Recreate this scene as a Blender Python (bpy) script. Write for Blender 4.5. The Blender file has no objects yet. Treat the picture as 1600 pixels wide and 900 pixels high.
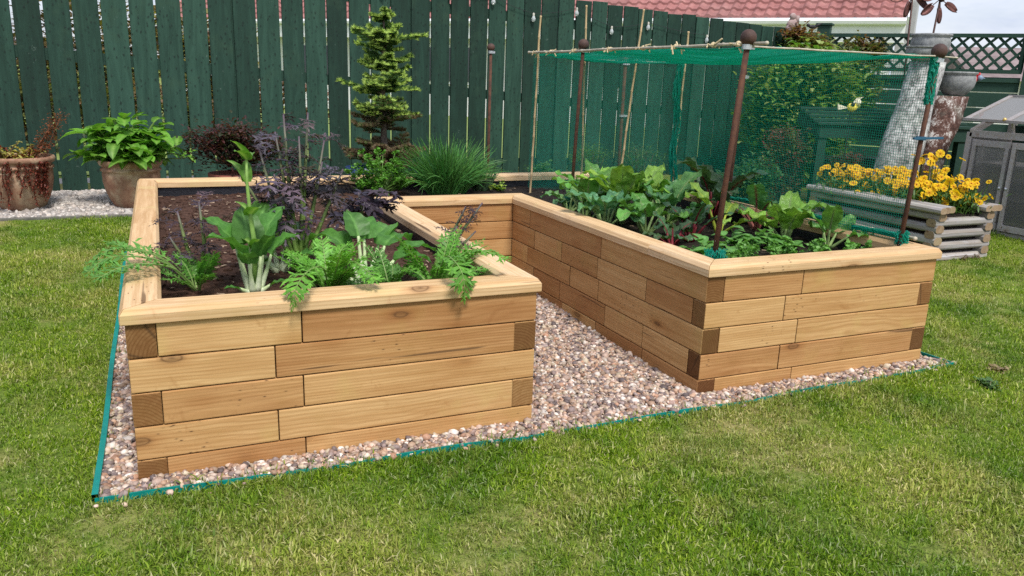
import bpy, math, random
import numpy as np
from mathutils import Vector, Matrix, noise
R=math.radians; PI=math.pi
U=0.1                                    # one build unit is ten centimetres
scene=bpy.context.scene; COL=scene.collection
rnd=random.Random(7); nr=np.random.default_rng(11)

# ------------------------------------------------------------------ materials
class NT:
    def __init__(s,m): s.m=m; s.t=m.node_tree; s.n=s.t.nodes; s.l=s.t.links
    def add(s,typ,**k):
        n=s.n.new(typ)
        for a,v in k.items():
            if a.startswith('i_'):
                key=a[2:]; key=int(key) if key.isdigit() else key.replace('_',' ')
                s.put(n.inputs[key],v)
            else: setattr(n,a,v)
        return n
    def put(s,sock,v):
        if isinstance(v,bpy.types.NodeSocket): s.l.new(v,sock)
        elif isinstance(v,bpy.types.Node): s.l.new(v.outputs[0],sock)
        else:
            if sock.type=='RGBA' and len(v)==3: v=(*v,1)
            sock.default_value=v
    def math(s,op,a,b=0.0,c=None,clamp=False):
        n=s.n.new('ShaderNodeMath'); n.operation=op; n.use_clamp=clamp
        s.put(n.inputs[0],a); s.put(n.inputs[1],b)
        if c is not None: s.put(n.inputs[2],c)
        return n.outputs[0]
    def vmath(s,op,a,b=(0,0,0)):
        n=s.n.new('ShaderNodeVectorMath'); n.operation=op
        s.put(n.inputs[0],a); s.put(n.inputs[1],b); return n.outputs[0]
    def mix(s,f,a,b,mode='MIX'):
        n=s.n.new('ShaderNodeMix'); n.data_type='RGBA'; n.blend_type=mode
        s.put(n.inputs[0],f); s.put(n.inputs[6],a); s.put(n.inputs[7],b); return n.outputs[2]
    def ramp(s,f,stops,interp='LINEAR'):
        n=s.n.new('ShaderNodeValToRGB'); r=n.color_ramp; r.interpolation=interp
        while len(r.elements)<len(stops): r.elements.new(.5)
        for e,(p,c) in zip(r.elements,stops):
            e.position=p; e.color=(c,c,c,1) if isinstance(c,(int,float)) else (*c,1)
        s.put(n.inputs[0],f); return n.outputs[0]
    def noise(s,v,scale,detail=4,rough=.55,dist=0.0):
        n=s.n.new('ShaderNodeTexNoise'); s.put(n.inputs['Vector'],v); n.inputs['Scale'].default_value=scale
        n.inputs['Detail'].default_value=detail; n.inputs['Roughness'].default_value=rough; n.inputs['Distortion'].default_value=dist
        return n.outputs[0]
    def bump(s,h,strength=.4,dist=.005):
        n=s.n.new('ShaderNodeBump'); n.inputs['Strength'].default_value=strength; n.inputs['Distance'].default_value=dist
        s.put(n.inputs['Height'],h); return n.outputs[0]
def mat(name):
    m=bpy.data.materials.new(name); m.use_nodes=True; t=NT(m)
    p=t.n['Principled BSDF']; return m,t,p
def setp(t,p,col=None,rough=.6,normal=None,metal=0,spec=.4):
    if col is not None: t.put(p.inputs['Base Color'],col)
    t.put(p.inputs['Roughness'],rough); p.inputs['Metallic'].default_value=metal
    p.inputs['Specular IOR Level'].default_value=spec
    if normal is not None: t.put(p.inputs['Normal'],normal)
def coord(t,kind='Object'): return t.add('ShaderNodeTexCoord').outputs[kind]
def wpos(t): return t.add('ShaderNodeNewGeometry').outputs['Position']
def vcol(t,name='Col'):
    a=t.add('ShaderNodeAttribute'); a.attribute_name=name; return a.outputs['Color']

def timber(name,palette,end=False,cap=False,gray=False):
    m,t,p=mat(name)
    oi=t.add('ShaderNodeObjectInfo'); rand=oi.outputs['Random']
    r2=t.math('FRACT',t.math('MULTIPLY',rand,37.7)); r3=t.math('FRACT',t.math('MULTIPLY',rand,91.3))
    oc=coord(t); off=t.add('ShaderNodeCombineXYZ'); t.put(off.inputs[0],t.math('MULTIPLY',rand,40)); t.put(off.inputs[1],t.math('MULTIPLY',r2,30)); t.put(off.inputs[2],t.math('MULTIPLY',r3,30))
    pv=t.vmath('ADD',oc,off)
    sx=t.add('ShaderNodeSeparateXYZ',i_0=oc)
    # pith line of the log, off the block's centre
    y0=t.math('MULTIPLY_ADD',r2,.18,-.09); z0=t.math('MULTIPLY_ADD',r3,.10,-.13)
    wob=t.noise(t.vmath('MULTIPLY',pv,(1.6,5,5)),1.0,3,.5)
    wob2=t.noise(t.vmath('MULTIPLY',pv,(3.5,14,14)),1.0,3,.5)
    yy=t.math('ADD',t.math('SUBTRACT',sx.outputs[1],y0),t.math('MULTIPLY_ADD',wob,.07,-.035)); zz=t.math('SUBTRACT',sx.outputs[2],z0)
    rr=t.math('SQRT',t.math('ADD',t.math('MULTIPLY',yy,yy),t.math('MULTIPLY',zz,zz)))
    rr=t.math('ADD',rr,t.math('MULTIPLY_ADD',wob2,.010,-.005))
    rings=t.math('MULTIPLY_ADD',t.math('SINE',t.math('MULTIPLY',rr,2*PI/ (.0095 if not cap else .012))),.5,.5)
    rings=t.math('POWER',rings,2.2)
    fib=t.noise(t.vmath('MULTIPLY',pv,(7,180,180)),1.0,3,.6)
    big=t.noise(t.vmath('MULTIPLY',pv,(2.2,7,7)),1.0,4,.6)
    # knots
    vo=t.add('ShaderNodeTexVoronoi'); vo.inputs['Scale'].default_value=1.0; t.put(vo.inputs['Vector'],t.vmath('MULTIPLY',t.vmath('ADD',pv,t.vmath('MULTIPLY',t.add('ShaderNodeCombineXYZ',i_0=wob2,i_1=wob,i_2=wob2),(.02,.02,.02))),(3.0,7.5,7.5)))
    kd=vo.outputs['Distance']
    knot=t.ramp(kd,[(0,1),(.035,.6),(.06,.5),(.075,.95),(.095,.3),(.13,0)])
    base=t.ramp(t.math('MULTIPLY_ADD',t.math('SUBTRACT',big,.5),.9,t.math('MULTIPLY_ADD',rand,.85,.05)),[(0,palette[0]),(.5,palette[1]),(1,palette[2])])
    dark=t.mix(1.0,base,(.60,.50,.38),'MULTIPLY')
    c=t.mix(t.math('MULTIPLY',rings,t.math('MULTIPLY_ADD',r2,.35,.2) if not end else .75),base,dark)
    c=t.mix(t.math('MULTIPLY',t.math('SUBTRACT',fib,.30),1.1,clamp=True),c,dark)
    fib2=t.noise(t.vmath('MULTIPLY',pv,(2.5,55,55)),1.0,4,.65)
    c=t.mix(t.ramp(fib2,[(.42,0),(.62,.55)]),c,t.mix(1.0,base,(.66,.55,.42),'MULTIPLY'))
    c=t.mix(t.ramp(t.noise(pv,9,4,.7,1.2),[(.60,0),(.74,.55)]),c,t.mix(1.0,base,(.55,.42,.30),'MULTIPLY'))
    c=t.mix(t.ramp(t.noise(t.vmath('ADD',pv,(7,3,1)),4.5,3,.6),[(.56,0),(.72,.45)]),c,t.mix(1.0,base,(.86,1.0,.78),'MULTIPLY'))
    c=t.mix(t.ramp(t.noise(pv,3.2,4,.65),[(.55,0),(.75,.4)]),c,t.mix(1.0,base,(.62,.62,.40),'MULTIPLY'))
    if not end: c=t.mix(t.math('MULTIPLY',t.ramp(kd,[(0,.2),(.10,.55),(.14,.45),(.24,0)]),.8),c,t.mix(1.0,c,(.70,.52,.36),'MULTIPLY')); c=t.mix(t.math('MULTIPLY',knot,.85),c,(.10,.045,.018) if not gray else (.08,.07,.065))
    else:
        c=t.mix(.85,c,t.mix(1.0,c,(.46,.38,.30),'MULTIPLY'))
        ck=t.math('ARCTAN2',yy,zz); cr=t.math('POWER',t.math('MULTIPLY_ADD',t.math('SINE',t.math('MULTIPLY',ck,9)),.5,.5),40)
        c=t.mix(t.math('MULTIPLY',t.math('MULTIPLY',cr,.55),t.math('GREATER_THAN',r2,.45)),c,(.03,.018,.01)); c=t.mix(t.math('MULTIPLY',r3,.85),c,t.mix(1.0,c,(.36,.30,.25),'MULTIPLY'))
    if not end:
        v2=t.add('ShaderNodeTexVoronoi'); t.put(v2.inputs['Vector'],t.vmath('MULTIPLY',t.vmath('ADD',pv,(3.3,1.7,.9)),(5.5,14,14)))
        on=t.ramp(t.noise(pv,2.7,1,.5),[(.61,0),(.63,1)])
        c=t.mix(t.math('MULTIPLY',t.math('MULTIPLY',t.ramp(v2.outputs['Distance'],[(0,1),(.09,.9),(.13,.3),(.24,0)]),on),.9),c,(.075,.036,.016) if not gray else (.07,.06,.055))
        sp=t.noise(t.vmath('MULTIPLY',t.vmath('ADD',pv,(1,5,2)),(1.6,42,42)),1.0,2,.4)
        c=t.mix(t.ramp(sp,[(.715,0),(.74,.75)]),c,(.09,.045,.02))
    h=t.math('ADD',t.math('MULTIPLY',fib,.6),t.math('MULTIPLY',rings,.35))
    setp(t,p,c,t.ramp(fib,[(0,.62),(1,.82)]),t.bump(h,.35,.0015),spec=.25)
    return m
WP=[(.42,.215,.088),(.56,.335,.145),(.66,.44,.21)]
CP=[(.62,.42,.23),(.71,.51,.30),(.78,.60,.41)]
M={}
M['timber']=timber('timber_side',WP); M['timber_end']=timber('timber_end',WP,end=True)
M['cap']=timber('cap_board',CP,cap=True)
M['log']=timber('weathered_log',[(.27,.265,.275),(.41,.405,.42),(.54,.535,.56)],gray=True)
M['log_end']=timber('weathered_log_end',[(.30,.22,.15),(.38,.29,.2),(.44,.35,.26)],gray=True)
M['cfwood']=timber('cold_frame_wood',[(.34,.335,.36),(.45,.445,.475),(.54,.535,.56)],gray=True)

def simple(name,col,rough=.6,var=.25,scale=8,bumps=.25,metal=0,spec=.4,col2=None,det=5,bscale=None,bd=.004,obj=False):
    m,t,p=mat(name); v=coord(t,'Object')
    if obj: v=t.vmath('ADD',v,t.vmath('MULTIPLY',t.add('ShaderNodeObjectInfo').outputs['Random'],(50,50,50)))
    n=t.noise(v,scale,det,.6)
    c2=col2 or tuple(x*(1-var) for x in col)
    c1=col if col2 else tuple(min(1,x*(1+var)) for x in col)
    c=t.mix(t.ramp(n,[(.32,0),(.68,1)]),c1,c2)
    if obj:
        f=t.math('MULTIPLY_ADD',t.add('ShaderNodeObjectInfo').outputs['Random'],.3,.85)
        c=t.mix(1.0,c,t.add('ShaderNodeCombineXYZ',i_0=f,i_1=f,i_2=f).outputs[0],'MULTIPLY')
    setp(t,p,c,rough,t.bump(t.noise(v,bscale or scale*6,4,.6),bumps,bd),metal,spec); return m
M['teal']=simple('edging_plastic',(.0,.20,.175),.45,.2,20)
M['liner']=simple('black_liner',(.012,.013,.018),.4,.3,30,.6,spec=.5)
M['rust']=simple('rusty_steel',(.13,.055,.03),.8,.5,40,.5,metal=.2,col2=(.06,.028,.022))
M['rustball']=simple('rusty_ball',(.085,.042,.03),.7,.5,25,.4,col2=(.04,.022,.02))
M['bamboo']=simple('bamboo',(.55,.40,.22),.5,.2,12,.3,col2=(.42,.30,.16))
M['silver']=simple('silver_twine',(.55,.53,.47),.7,.2,40,.3)
M['canegray']=simple('weathered_cane',(.50,.45,.35),.6,.2,30,.4,col2=(.34,.30,.24))
M['twine']=simple('jute_twine',(.55,.45,.28),.9,.2,60,.4)
M['clamp']=simple('zinc_clamp',(.55,.57,.6),.35,.1,30,.1,metal=.7)
M['bluestrap']=simple('blue_strap',(.02,.09,.16),.5,.1,30,.1)
M['ledge']=simple('stone_edge',(.13,.125,.11),.85,.3,14,.5)
M['greenboard']=simple('green_painted_board',(.010,.040,.028),.75,.3,9,.4,col2=(.016,.052,.036))
M['white']=simple('white_upvc',(.78,.79,.8),.35,.05,5,.05)
M['render']=simple('house_render',(.70,.70,.69),.9,.06,6,.3)
M['grayrender']=simple('grey_render',(.42,.42,.44),.9,.08,6,.3)
M['darkmetal']=simple('dark_copper',(.06,.032,.028),.5,.3,30,.2,metal=.6)
M['spinner']=simple('spinner_copper',(.20,.08,.07),.5,.3,18,.2,metal=.5,col2=(.07,.035,.032))
M['gray_stone']=simple('grey_stone_bowl',(.33,.34,.34),.9,.35,30,.6,col2=(.16,.165,.17))
M['blackiron']=simple('black_iron',(.02,.02,.022),.6,.2,20,.2)
M['yellowbird']=simple('yellow_bird',(.72,.62,.08),.6,.1,20,.1)
M['cream']=simple('cream_bird',(.75,.72,.55),.6,.1,20,.1)
M['red']=simple('red_paint',(.60,.03,.035),.5,.1,20,.1)
M['pinkstone']=simple('pink_stone',(.34,.25,.24),.85,.2,20,.5)
M['blueplastic']=simple('blue_plastic',(.02,.04,.13),.4,.1,20,.1)
def glassy(name,col,alpha):
    m,t,p=mat(name); tr=t.add('ShaderNodeBsdfTransparent'); mx=t.add('ShaderNodeMixShader')
    setp(t,p,col,.08,None,0,.8); fr=t.add('ShaderNodeFresnel',i_IOR=1.5)
    t.put(mx.inputs[0],t.math('ADD',fr.outputs[0],alpha,clamp=True)); t.put(mx.inputs[1],tr.outputs[0]); t.put(mx.inputs[2],p.outputs[0])
    t.l.new(mx.outputs[0],t.n['Material Output'].inputs[0]); return m
M['glass']=glassy('dusty_glazing',(.34,.34,.33),.26); M['bulbglass']=glassy('bulb_glass',(.75,.8,.82),.45)
M['winglass']=simple('window_glass',(.03,.04,.045),.1,.1,3,.0,spec=.8)

# fence board paint: stained, knots, algae
def fence_mat():
    m,t,p=mat('fence_paint'); oi=t.add('ShaderNodeObjectInfo').outputs['Random']
    pv=t.vmath('ADD',coord(t),t.vmath('MULTIPLY',oi,(60,50,70)))
    n1=t.noise(t.vmath('MULTIPLY',pv,(16,16,1.6)),1,6,.75,.8); n2=t.noise(pv,5,4,.6)
    fib=t.noise(t.vmath('MULTIPLY',pv,(120,120,4)),1,3,.6)
    vo=t.add('ShaderNodeTexVoronoi'); t.put(vo.inputs['Vector'],t.vmath('MULTIPLY',t.vmath('ADD',pv,t.vmath('MULTIPLY',t.add('ShaderNodeCombineXYZ',i_0=n2,i_1=n2,i_2=n1),(.05,.05,.08))),(6,6,3.6)))
    knot=t.ramp(vo.outputs['Distance'],[(0,.6),(.05,1),(.11,.9),(.2,.35),(.32,0)])
    c=t.ramp(t.math('MULTIPLY_ADD',t.math('SUBTRACT',n1,.5),1.9,t.math('MULTIPLY_ADD',oi,.8,.12)),[(0,(.006,.024,.016)),(.5,(.012,.042,.029)),(1,(.026,.074,.052))])
    c=t.mix(t.ramp(n2,[(.55,0),(.78,.55)]),c,(.030,.068,.040))
    c=t.mix(t.math('MULTIPLY',knot,.85),c,(.003,.010,.008))
    fl=t.ramp(t.noise(pv,22,3,.6),[(.70,0),(.76,1)])
    c=t.mix(t.math('MULTIPLY',fl,.25),c,(.20,.26,.23))
    setp(t,p,c,.68,t.bump(t.math('ADD',fib,t.math('MULTIPLY',knot,.6)),.5,.002),spec=.3); return m
M['fence']=fence_mat()

def leafmat(name,tr=.35,rough=.45,bs=60,bst=.35,spec=.35):
    m,t,p=mat(name); c=vcol(t); v=coord(t)
    n=t.noise(v,bs,3,.6); c2=t.mix(t.ramp(n,[(.3,0),(.7,1)]),t.mix(1.0,c,(.72,.76,.70),'MULTIPLY'),t.mix(1.0,c,(1.2,1.15,1.15),'MULTIPLY'))
    setp(t,p,c2,rough,t.bump(n,bst,.004 if bst<.8 else .014),spec=spec)
    tl=t.add('ShaderNodeBsdfTranslucent'); t.put(tl.inputs[0],t.mix(1.0,c2,(1.25,1.35,.6),'MULTIPLY'))
    mx=t.add('ShaderNodeMixShader',i_0=tr); t.put(mx.inputs[1],p.outputs[0]); t.put(mx.inputs[2],tl.outputs[0])
    t.l.new(mx.outputs[0],t.n['Material Output'].inputs[0]); return m
M['leaf']=leafmat('leaf'); M['crinkle']=leafmat('crinkled_leaf',.22,.36,30,1.0,.5); M['needle']=leafmat('needle',.15,.55); M['petal']=leafmat('petal',.4,.6,40,.1)
M['stemv']=leafmat('stem',.1,.5,40,.1)
def bark_mat():
    m,t,p=mat('lichen_bark'); v=coord(t); n=t.noise(t.vmath('MULTIPLY',v,(1,1,.8)),13,9,.82,.3); n2=t.noise(v,4,4,.6)
    side=vcol(t)
    c=t.ramp(n,[(.38,(.05,.045,.045)),(.47,(.26,.25,.25)),(.56,(.55,.55,.54)),(.7,(.70,.70,.68))])
    c2=t.ramp(n,[(.42,(.055,.03,.025)),(.52,(.14,.075,.06)),(.58,(.55,.52,.50)),(.7,(.66,.64,.61))])
    c=t.mix(side,c,c2)
    c=t.mix(t.ramp(n2,[(.5,0),(.72,.5)]),c,(.30,.33,.28))
    setp(t,p,c,.9,t.bump(n,.9,.012),spec=.2); return m
M['bark']=bark_mat()
M['twig']=simple('twig_bark',(.11,.085,.065),.85,.4,40,.5)
def terra():
    m,t,p=mat('terracotta'); v=coord(t); n=t.noise(v,7,5,.65); n2=t.noise(v,45,3,.6)
    z=t.add('ShaderNodeSeparateXYZ',i_0=v).outputs[2]
    c=t.ramp(n,[(.35,(.20,.10,.065)),(.5,(.33,.19,.125)),(.62,(.50,.36,.25))])
    alg=t.math('MULTIPLY',t.ramp(z,[(.0,1),(.25,0)]),t.ramp(n,[(.4,0),(.6,.6)]))
    c=t.mix(alg,c,(.13,.12,.06)); c=t.mix(t.ramp(n2,[(.6,0),(.75,.3)]),c,(.5,.42,.33))
    setp(t,p,c,.85,t.bump(n2,.3,.003),spec=.2); return m
M['terra']=terra()
def pebmat():
    m,t,p=mat('pebble'); c=vcol(t); n=t.noise(coord(t),70,4,.6)
    c=t.mix(t.ramp(n,[(.35,0),(.7,1)]),t.mix(1.0,c,(.8,.78,.78),'MULTIPLY'),t.mix(1.0,c,(1.15,1.15,1.15),'MULTIPLY'))
    setp(t,p,c,.6,t.bump(n,.2,.002),spec=.35); return m
M['pebble']=pebmat()
def soilmat():
    m,t,p=mat('soil'); v=wpos(t); n=t.noise(v,38,6,.7); n2=t.noise(v,170,3,.6); n3=t.noise(v,5,3,.6)
    x=t.add('ShaderNodeSeparateXYZ',i_0=v).outputs[0]
    red=t.ramp(n,[(.3,(.030,.016,.011)),(.55,(.085,.045,.032)),(.75,(.15,.085,.06))])
    dk=t.ramp(n,[(.3,(.012,.010,.009)),(.55,(.035,.027,.022)),(.75,(.075,.06,.05))])
    c=t.mix(t.ramp(x,[(1.3,0),(1.6,1)]) if False else t.math('GREATER_THAN',x,1.5),red,dk)
    c=t.mix(t.ramp(n3,[(.5,0),(.7,.4)]),c,t.mix(1.0,c,(.5,.5,.5),'MULTIPLY'))
    c=t.mix(t.ramp(n2,[(.72,0),(.78,.8)]),c,(.33,.26,.19))
    setp(t,p,c,.95,t.bump(t.math('ADD',n,t.math('MULTIPLY',n2,.4)),1.0,.012),spec=.15); return m
M['soil']=soilmat()
def patches(t,v):
    a=t.noise(v,.75,4,.65,.6); b=t.noise(v,3.4,5,.7); f=t.math('ADD',t.math('MULTIPLY',a,.6),t.math('MULTIPLY',b,.4))
    return t.ramp(f,[(.48,0),(.57,.7),(.66,1)]), t.noise(v,1.6,3,.6)
def lawnmat():
    m,t,p=mat('lawn_ground'); v=wpos(t); dry,g=patches(t,v); n=t.noise(v,45,5,.7)
    c=t.ramp(n,[(.3,(.07,.11,.015)),(.5,(.14,.21,.03)),(.7,(.22,.29,.06))])
    c=t.mix(dry,c,t.ramp(n,[(.3,(.18,.17,.05)),(.6,(.38,.33,.14))]))
    setp(t,p,c,.9,t.bump(n,1.0,.02),spec=.15); return m
M['lawn']=lawnmat()
def grassmat():
    m,t,p=mat('grass_blade'); v=wpos(t); dry,g=patches(t,v); c=vcol(t)
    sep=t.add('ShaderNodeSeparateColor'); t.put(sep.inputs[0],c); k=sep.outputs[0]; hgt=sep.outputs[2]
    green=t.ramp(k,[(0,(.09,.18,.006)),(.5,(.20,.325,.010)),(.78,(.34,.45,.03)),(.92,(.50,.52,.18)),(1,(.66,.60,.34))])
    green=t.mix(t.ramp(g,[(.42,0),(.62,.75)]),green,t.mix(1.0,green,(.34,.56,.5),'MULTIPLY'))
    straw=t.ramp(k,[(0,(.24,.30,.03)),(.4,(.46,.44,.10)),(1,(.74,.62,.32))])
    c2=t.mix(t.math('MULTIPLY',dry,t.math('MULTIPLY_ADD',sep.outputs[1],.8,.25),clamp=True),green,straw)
    setp(t,p,c2,.55,None,spec=.25)
    tl=t.add('ShaderNodeBsdfTranslucent'); t.put(tl.inputs[0],c2); mx=t.add('ShaderNodeMixShader',i_0=.35)
    t.put(mx.inputs[1],p.outputs[0]); t.put(mx.inputs[2],tl.outputs[0]); t.l.new(mx.outputs[0],t.n['Material Output'].inputs[0]); return m
M['grass']=grassmat()
def netmat():
    m,t,p=mat('green_net'); setp(t,p,(.02,.38,.30),.5,None,spec=.3)
    tl=t.add('ShaderNodeBsdfTranslucent'); tl.inputs[0].default_value=(.02,.64,.48,1); mx=t.add('ShaderNodeMixShader',i_0=.6)
    t.put(mx.inputs[1],p.outputs[0]); t.put(mx.inputs[2],tl.outputs[0]); t.l.new(mx.outputs[0],t.n['Material Output'].inputs[0]); return m
M['net']=netmat()
def tilemat():
    m,t,p=mat('roof_tile'); v=coord(t); n=t.noise(v,3,5,.7); n2=t.noise(v,.6,3,.6)
    c=t.ramp(n,[(.3,(.20,.085,.080)),(.55,(.33,.145,.135)),(.8,(.44,.24,.22))]); c=t.mix(t.ramp(n2,[(.5,0),(.7,.4)]),c,(.26,.15,.14))
    setp(t,p,c,.8,t.bump(n,.3,.01),spec=.2); return m
M['tile']=tilemat()

# ------------------------------------------------------------------ mesh builder (build units)
class MB:
    def __init__(s): s.v=[]; s.f=[]; s.m=[]; s.c=[]; s.n=0
    def add(s,V,F,mi=0,c=(.5,.5,.5)):
        k=s.n; s.v.extend(map(tuple,V)); s.n+=len(V)
        if c and isinstance(c[0],(tuple,list)): s.c.extend(c)
        else: s.c.extend([c]*len(V))
        s.f.extend([tuple(i+k for i in f) for f in F]); s.m.extend([mi]*len(F))
    def box(s,c,d,rz=0,mi=0,mats=None,col=(.5,.5,.5),M3=None):
        hx,hy,hz=[q/2 for q in d]; V=[]
        for x,y,z in ((-1,-1,-1),(1,-1,-1),(1,1,-1),(-1,1,-1),(-1,-1,1),(1,-1,1),(1,1,1),(-1,1,1)):
            p=Vector((x*hx,y*hy,z*hz))
            p=M3@p if M3 is not None else Vector((p.x*math.cos(rz)-p.y*math.sin(rz),p.x*math.sin(rz)+p.y*math.cos(rz),p.z))
            V.append((p.x+c[0],p.y+c[1],p.z+c[2]))
        F=[(0,3,2,1),(4,5,6,7),(0,1,5,4),(2,3,7,6),(1,2,6,5),(3,0,4,7)]
        k=s.n; s.add(V,F,mi,col)
        if mats: s.m[-2:]=[mats,mats]          # the two x ends
    def bar(s,a,b,w,h,mi=0,up=(0,0,1),col=(.5,.5,.5)):
        a=Vector(a); b=Vector(b); x=(b-a); L=x.length; x.normalize(); y=Vector(up).cross(x)
        if y.length<1e-3: y=Vector((0,1,0)).cross(x)
        y.normalize(); z=x.cross(y); m3=Matrix((x,y,z)).transposed()
        s.box((a+b)/2,(L,w,h),mi=mi,col=col,M3=m3)
    def tube(s,P,r,n=6,mi=0,col=(.5,.5,.5),cap=True):
        P=[Vector(p) for p in P]; k=len(P); rr=[r]*k if isinstance(r,(int,float)) else list(r)
        V=[];F=[];t0=None; up=None
        cc=[] 
        for i,p in enumerate(P):
            t=(P[min(i+1,k-1)]-P[max(i-1,0)]).normalized()
            if up is None:
                up=t.orthogonal().normalized()
            up=(up-t*up.dot(t));
            up=up.normalized() if up.length>1e-6 else t.orthogonal().normalized()
            sd=t.cross(up)
            for j in range(n):
                a=2*PI*j/n; V.append(p+(up*math.cos(a)+sd*math.sin(a))*rr[i])
                cc.append(col[i] if isinstance(col[0],(tuple,list)) else col)
        for i in range(k-1):
            for j in range(n): F.append((i*n+j,i*n+(j+1)%n,(i+1)*n+(j+1)%n,(i+1)*n+j))
        if cap: F.append(tuple(range(n-1,-1,-1))); F.append(tuple((k-1)*n+j for j in range(n)))
        s.add(V,F,mi,cc)
    def lathe(s,c,prof,n=28,mi=0,col=(.5,.5,.5)):
        V=[];F=[];k=len(prof)
        for (r,z) in prof:
            for j in range(n): a=2*PI*j/n; V.append((c[0]+r*math.cos(a),c[1]+r*math.sin(a),c[2]+z))
        for i in range(k-1):
            for j in range(n): F.append((i*n+j,i*n+(j+1)%n,(i+1)*n+(j+1)%n,(i+1)*n+j))
        F.append(tuple(range(n-1,-1,-1))); F.append(tuple((k-1)*n+j for j in range(n)))
        s.add(V,F,mi,col)
    def ball(s,c,r,mi=0,col=(.5,.5,.5),n=14,sq=(1,1,1),jit=0):
        V=[(c[0],c[1],c[2]-r*sq[2])];F=[];k=n//2
        for i in range(1,k):
            th=PI*i/k
            for j in range(n):
                a=2*PI*j/n; q=r*(1+(rnd.uniform(-jit,jit) if jit else 0))
                V.append((c[0]+q*math.sin(th)*math.cos(a)*sq[0],c[1]+q*math.sin(th)*math.sin(a)*sq[1],c[2]-q*math.cos(th)*sq[2]))
        V.append((c[0],c[1],c[2]+r*sq[2])); e=len(V)-1
        for j in range(n): F.append((0,1+(j+1)%n,1+j)); F.append((e,1+(k-2)*n+j,1+(k-2)*n+(j+1)%n))
        for i in range(k-2):
            for j in range(n): F.append((1+i*n+j,1+i*n+(j+1)%n,1+(i+1)*n+(j+1)%n,1+(i+1)*n+j))
        s.add(V,F,mi,col)
    def build(s,name,mats,parent=None,origin=None,smooth=False,bevel=0,seg=2,rot=None,world=True):
        """vertices are in world build units; origin is where the object's own origin goes"""
        o0=Vector(origin) if origin is not None else (Vector(parent['_o']) if parent is not None and '_o' in parent else Vector((0,0,0)))
        me=bpy.data.meshes.new(name); V=(np.array(s.v,dtype=np.float64)-np.array(o0))*U
        me.from_pydata(V.tolist(),[],s.f)
        if not isinstance(mats,(list,tuple)): mats=[mats]
        for m in mats: me.materials.append(m)
        if len(mats)>1: me.polygons.foreach_set('material_index',s.m)
        at=me.color_attributes.new('Col','FLOAT_COLOR','POINT')
        c=np.ones((len(s.c),4),dtype=np.float32); c[:,:3]=np.array(s.c,dtype=np.float32); at.data.foreach_set('color',c.ravel())
        if smooth: me.polygons.foreach_set('use_smooth',[True]*len(me.polygons))
        me.update(); o=bpy.data.objects.new(name,me); COL.objects.link(o)
        if parent is not None:
            o.parent=parent; po=Vector(parent['_o']) if '_o' in parent else Vector((0,0,0)); o.location=(o0-po)*U
        else: o.location=o0*U
        o['_o']=tuple(o0)
        if bevel:
            b=o.modifiers.new('b','BEVEL'); b.width=bevel*U; b.segments=seg; b.limit_method='ANGLE'; b.angle_limit=R(40)
        return o
def empty(name,loc):
    o=bpy.data.objects.new(name,None); COL.objects.link(o); o.location=Vector(loc)*U; o['_o']=tuple(loc); o.empty_display_size=.05; return o
def tag(o,label=None,cat=None,group=None,kind=None):
    if label: o['label']=label
    if cat: o['category']=cat
    if group: o['group']=group
    if kind: o['kind']=kind
    return o
def lerp(a,b,t): return a+(b-a)*t
def vj(c,d=.15,h=.0):
    k=1+rnd.uniform(-d,d); return (c[0]*k*(1+rnd.uniform(-h,h)),c[1]*k,c[2]*k*(1+rnd.uniform(-h,h)))

# ------------------------------------------------------------------ dimensions (units of 10 cm)
H=4.6; D=27.75; W1=12.2; G=6.85; W2=11.77; W=W1+G+W2; N=17.6; w=.76; XN=W1+G
def zg(y): return 0.0 if y<6 else (1.2*(y-6)/44 if y<50 else 1.2)

# ------------------------------------------------------------------ camera, light, sky
yaw,pit,rol=.4208,.2577,.0346
fw=Vector((math.sin(yaw)*math.cos(pit),math.cos(yaw)*math.cos(pit),-math.sin(pit))); rt=Vector((math.cos(yaw),-math.sin(yaw),0)); up=rt.cross(fw)
r2=rt*math.cos(rol)+up*math.sin(rol); u2=-rt*math.sin(rol)+up*math.cos(rol)
cam=bpy.data.cameras.new('camera'); co=bpy.data.objects.new('camera',cam); COL.objects.link(co); scene.camera=co
cam.sensor_width=36; cam.lens=1236.2/1600*36; cam.clip_start=.05; cam.clip_end=5000
mw=Matrix((r2,u2,-fw)).transposed().to_4x4(); mw.translation=Vector((1.2138,-22.4972,11.2746))*U; co.matrix_world=mw
SUN_EL,SUN_AZ=R(56),R(178)          # azimuth clockwise from +y
sd=Vector((math.sin(SUN_AZ)*math.cos(SUN_EL),math.cos(SUN_AZ)*math.cos(SUN_EL),math.sin(SUN_EL)))
sl=bpy.data.lights.new('sun','SUN'); sl.energy=3.0; sl.angle=R(14); sl.color=(1,.955,.88)
so=bpy.data.objects.new('sun',sl); COL.objects.link(so); so.rotation_euler=sd.to_track_quat('Z','Y').to_euler(); so.location=(0,-5,8)
wd=bpy.data.worlds.new('World'); scene.world=wd; wd.use_nodes=True; t=NT(wd); bg=t.n['Background']
sk=t.add('ShaderNodeTexSky'); sk.sky_type='NISHITA'; sk.sun_disc=False; sk.sun_elevation=SUN_EL; sk.sun_rotation=SUN_AZ; sk.dust_density=2.0; sk.air_density=1.0
gv=coord(t,'Generated'); cl=t.noise(t.vmath('MULTIPLY',gv,(1,1,3.2)),2.3,7,.62,.3)
cf=t.ramp(cl,[(.40,.55),(.56,.8),(.66,1.0)])
white=t.ramp(t.noise(t.vmath('MULTIPLY',gv,(1,1,3)),5,5,.6),[(.35,(4.0,4.4,5.9)),(.65,(6.3,6.5,7.0))])
t.put(bg.inputs[0],t.mix(cf,sk.outputs[0],white)); bg.inputs[1].default_value=.125
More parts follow.
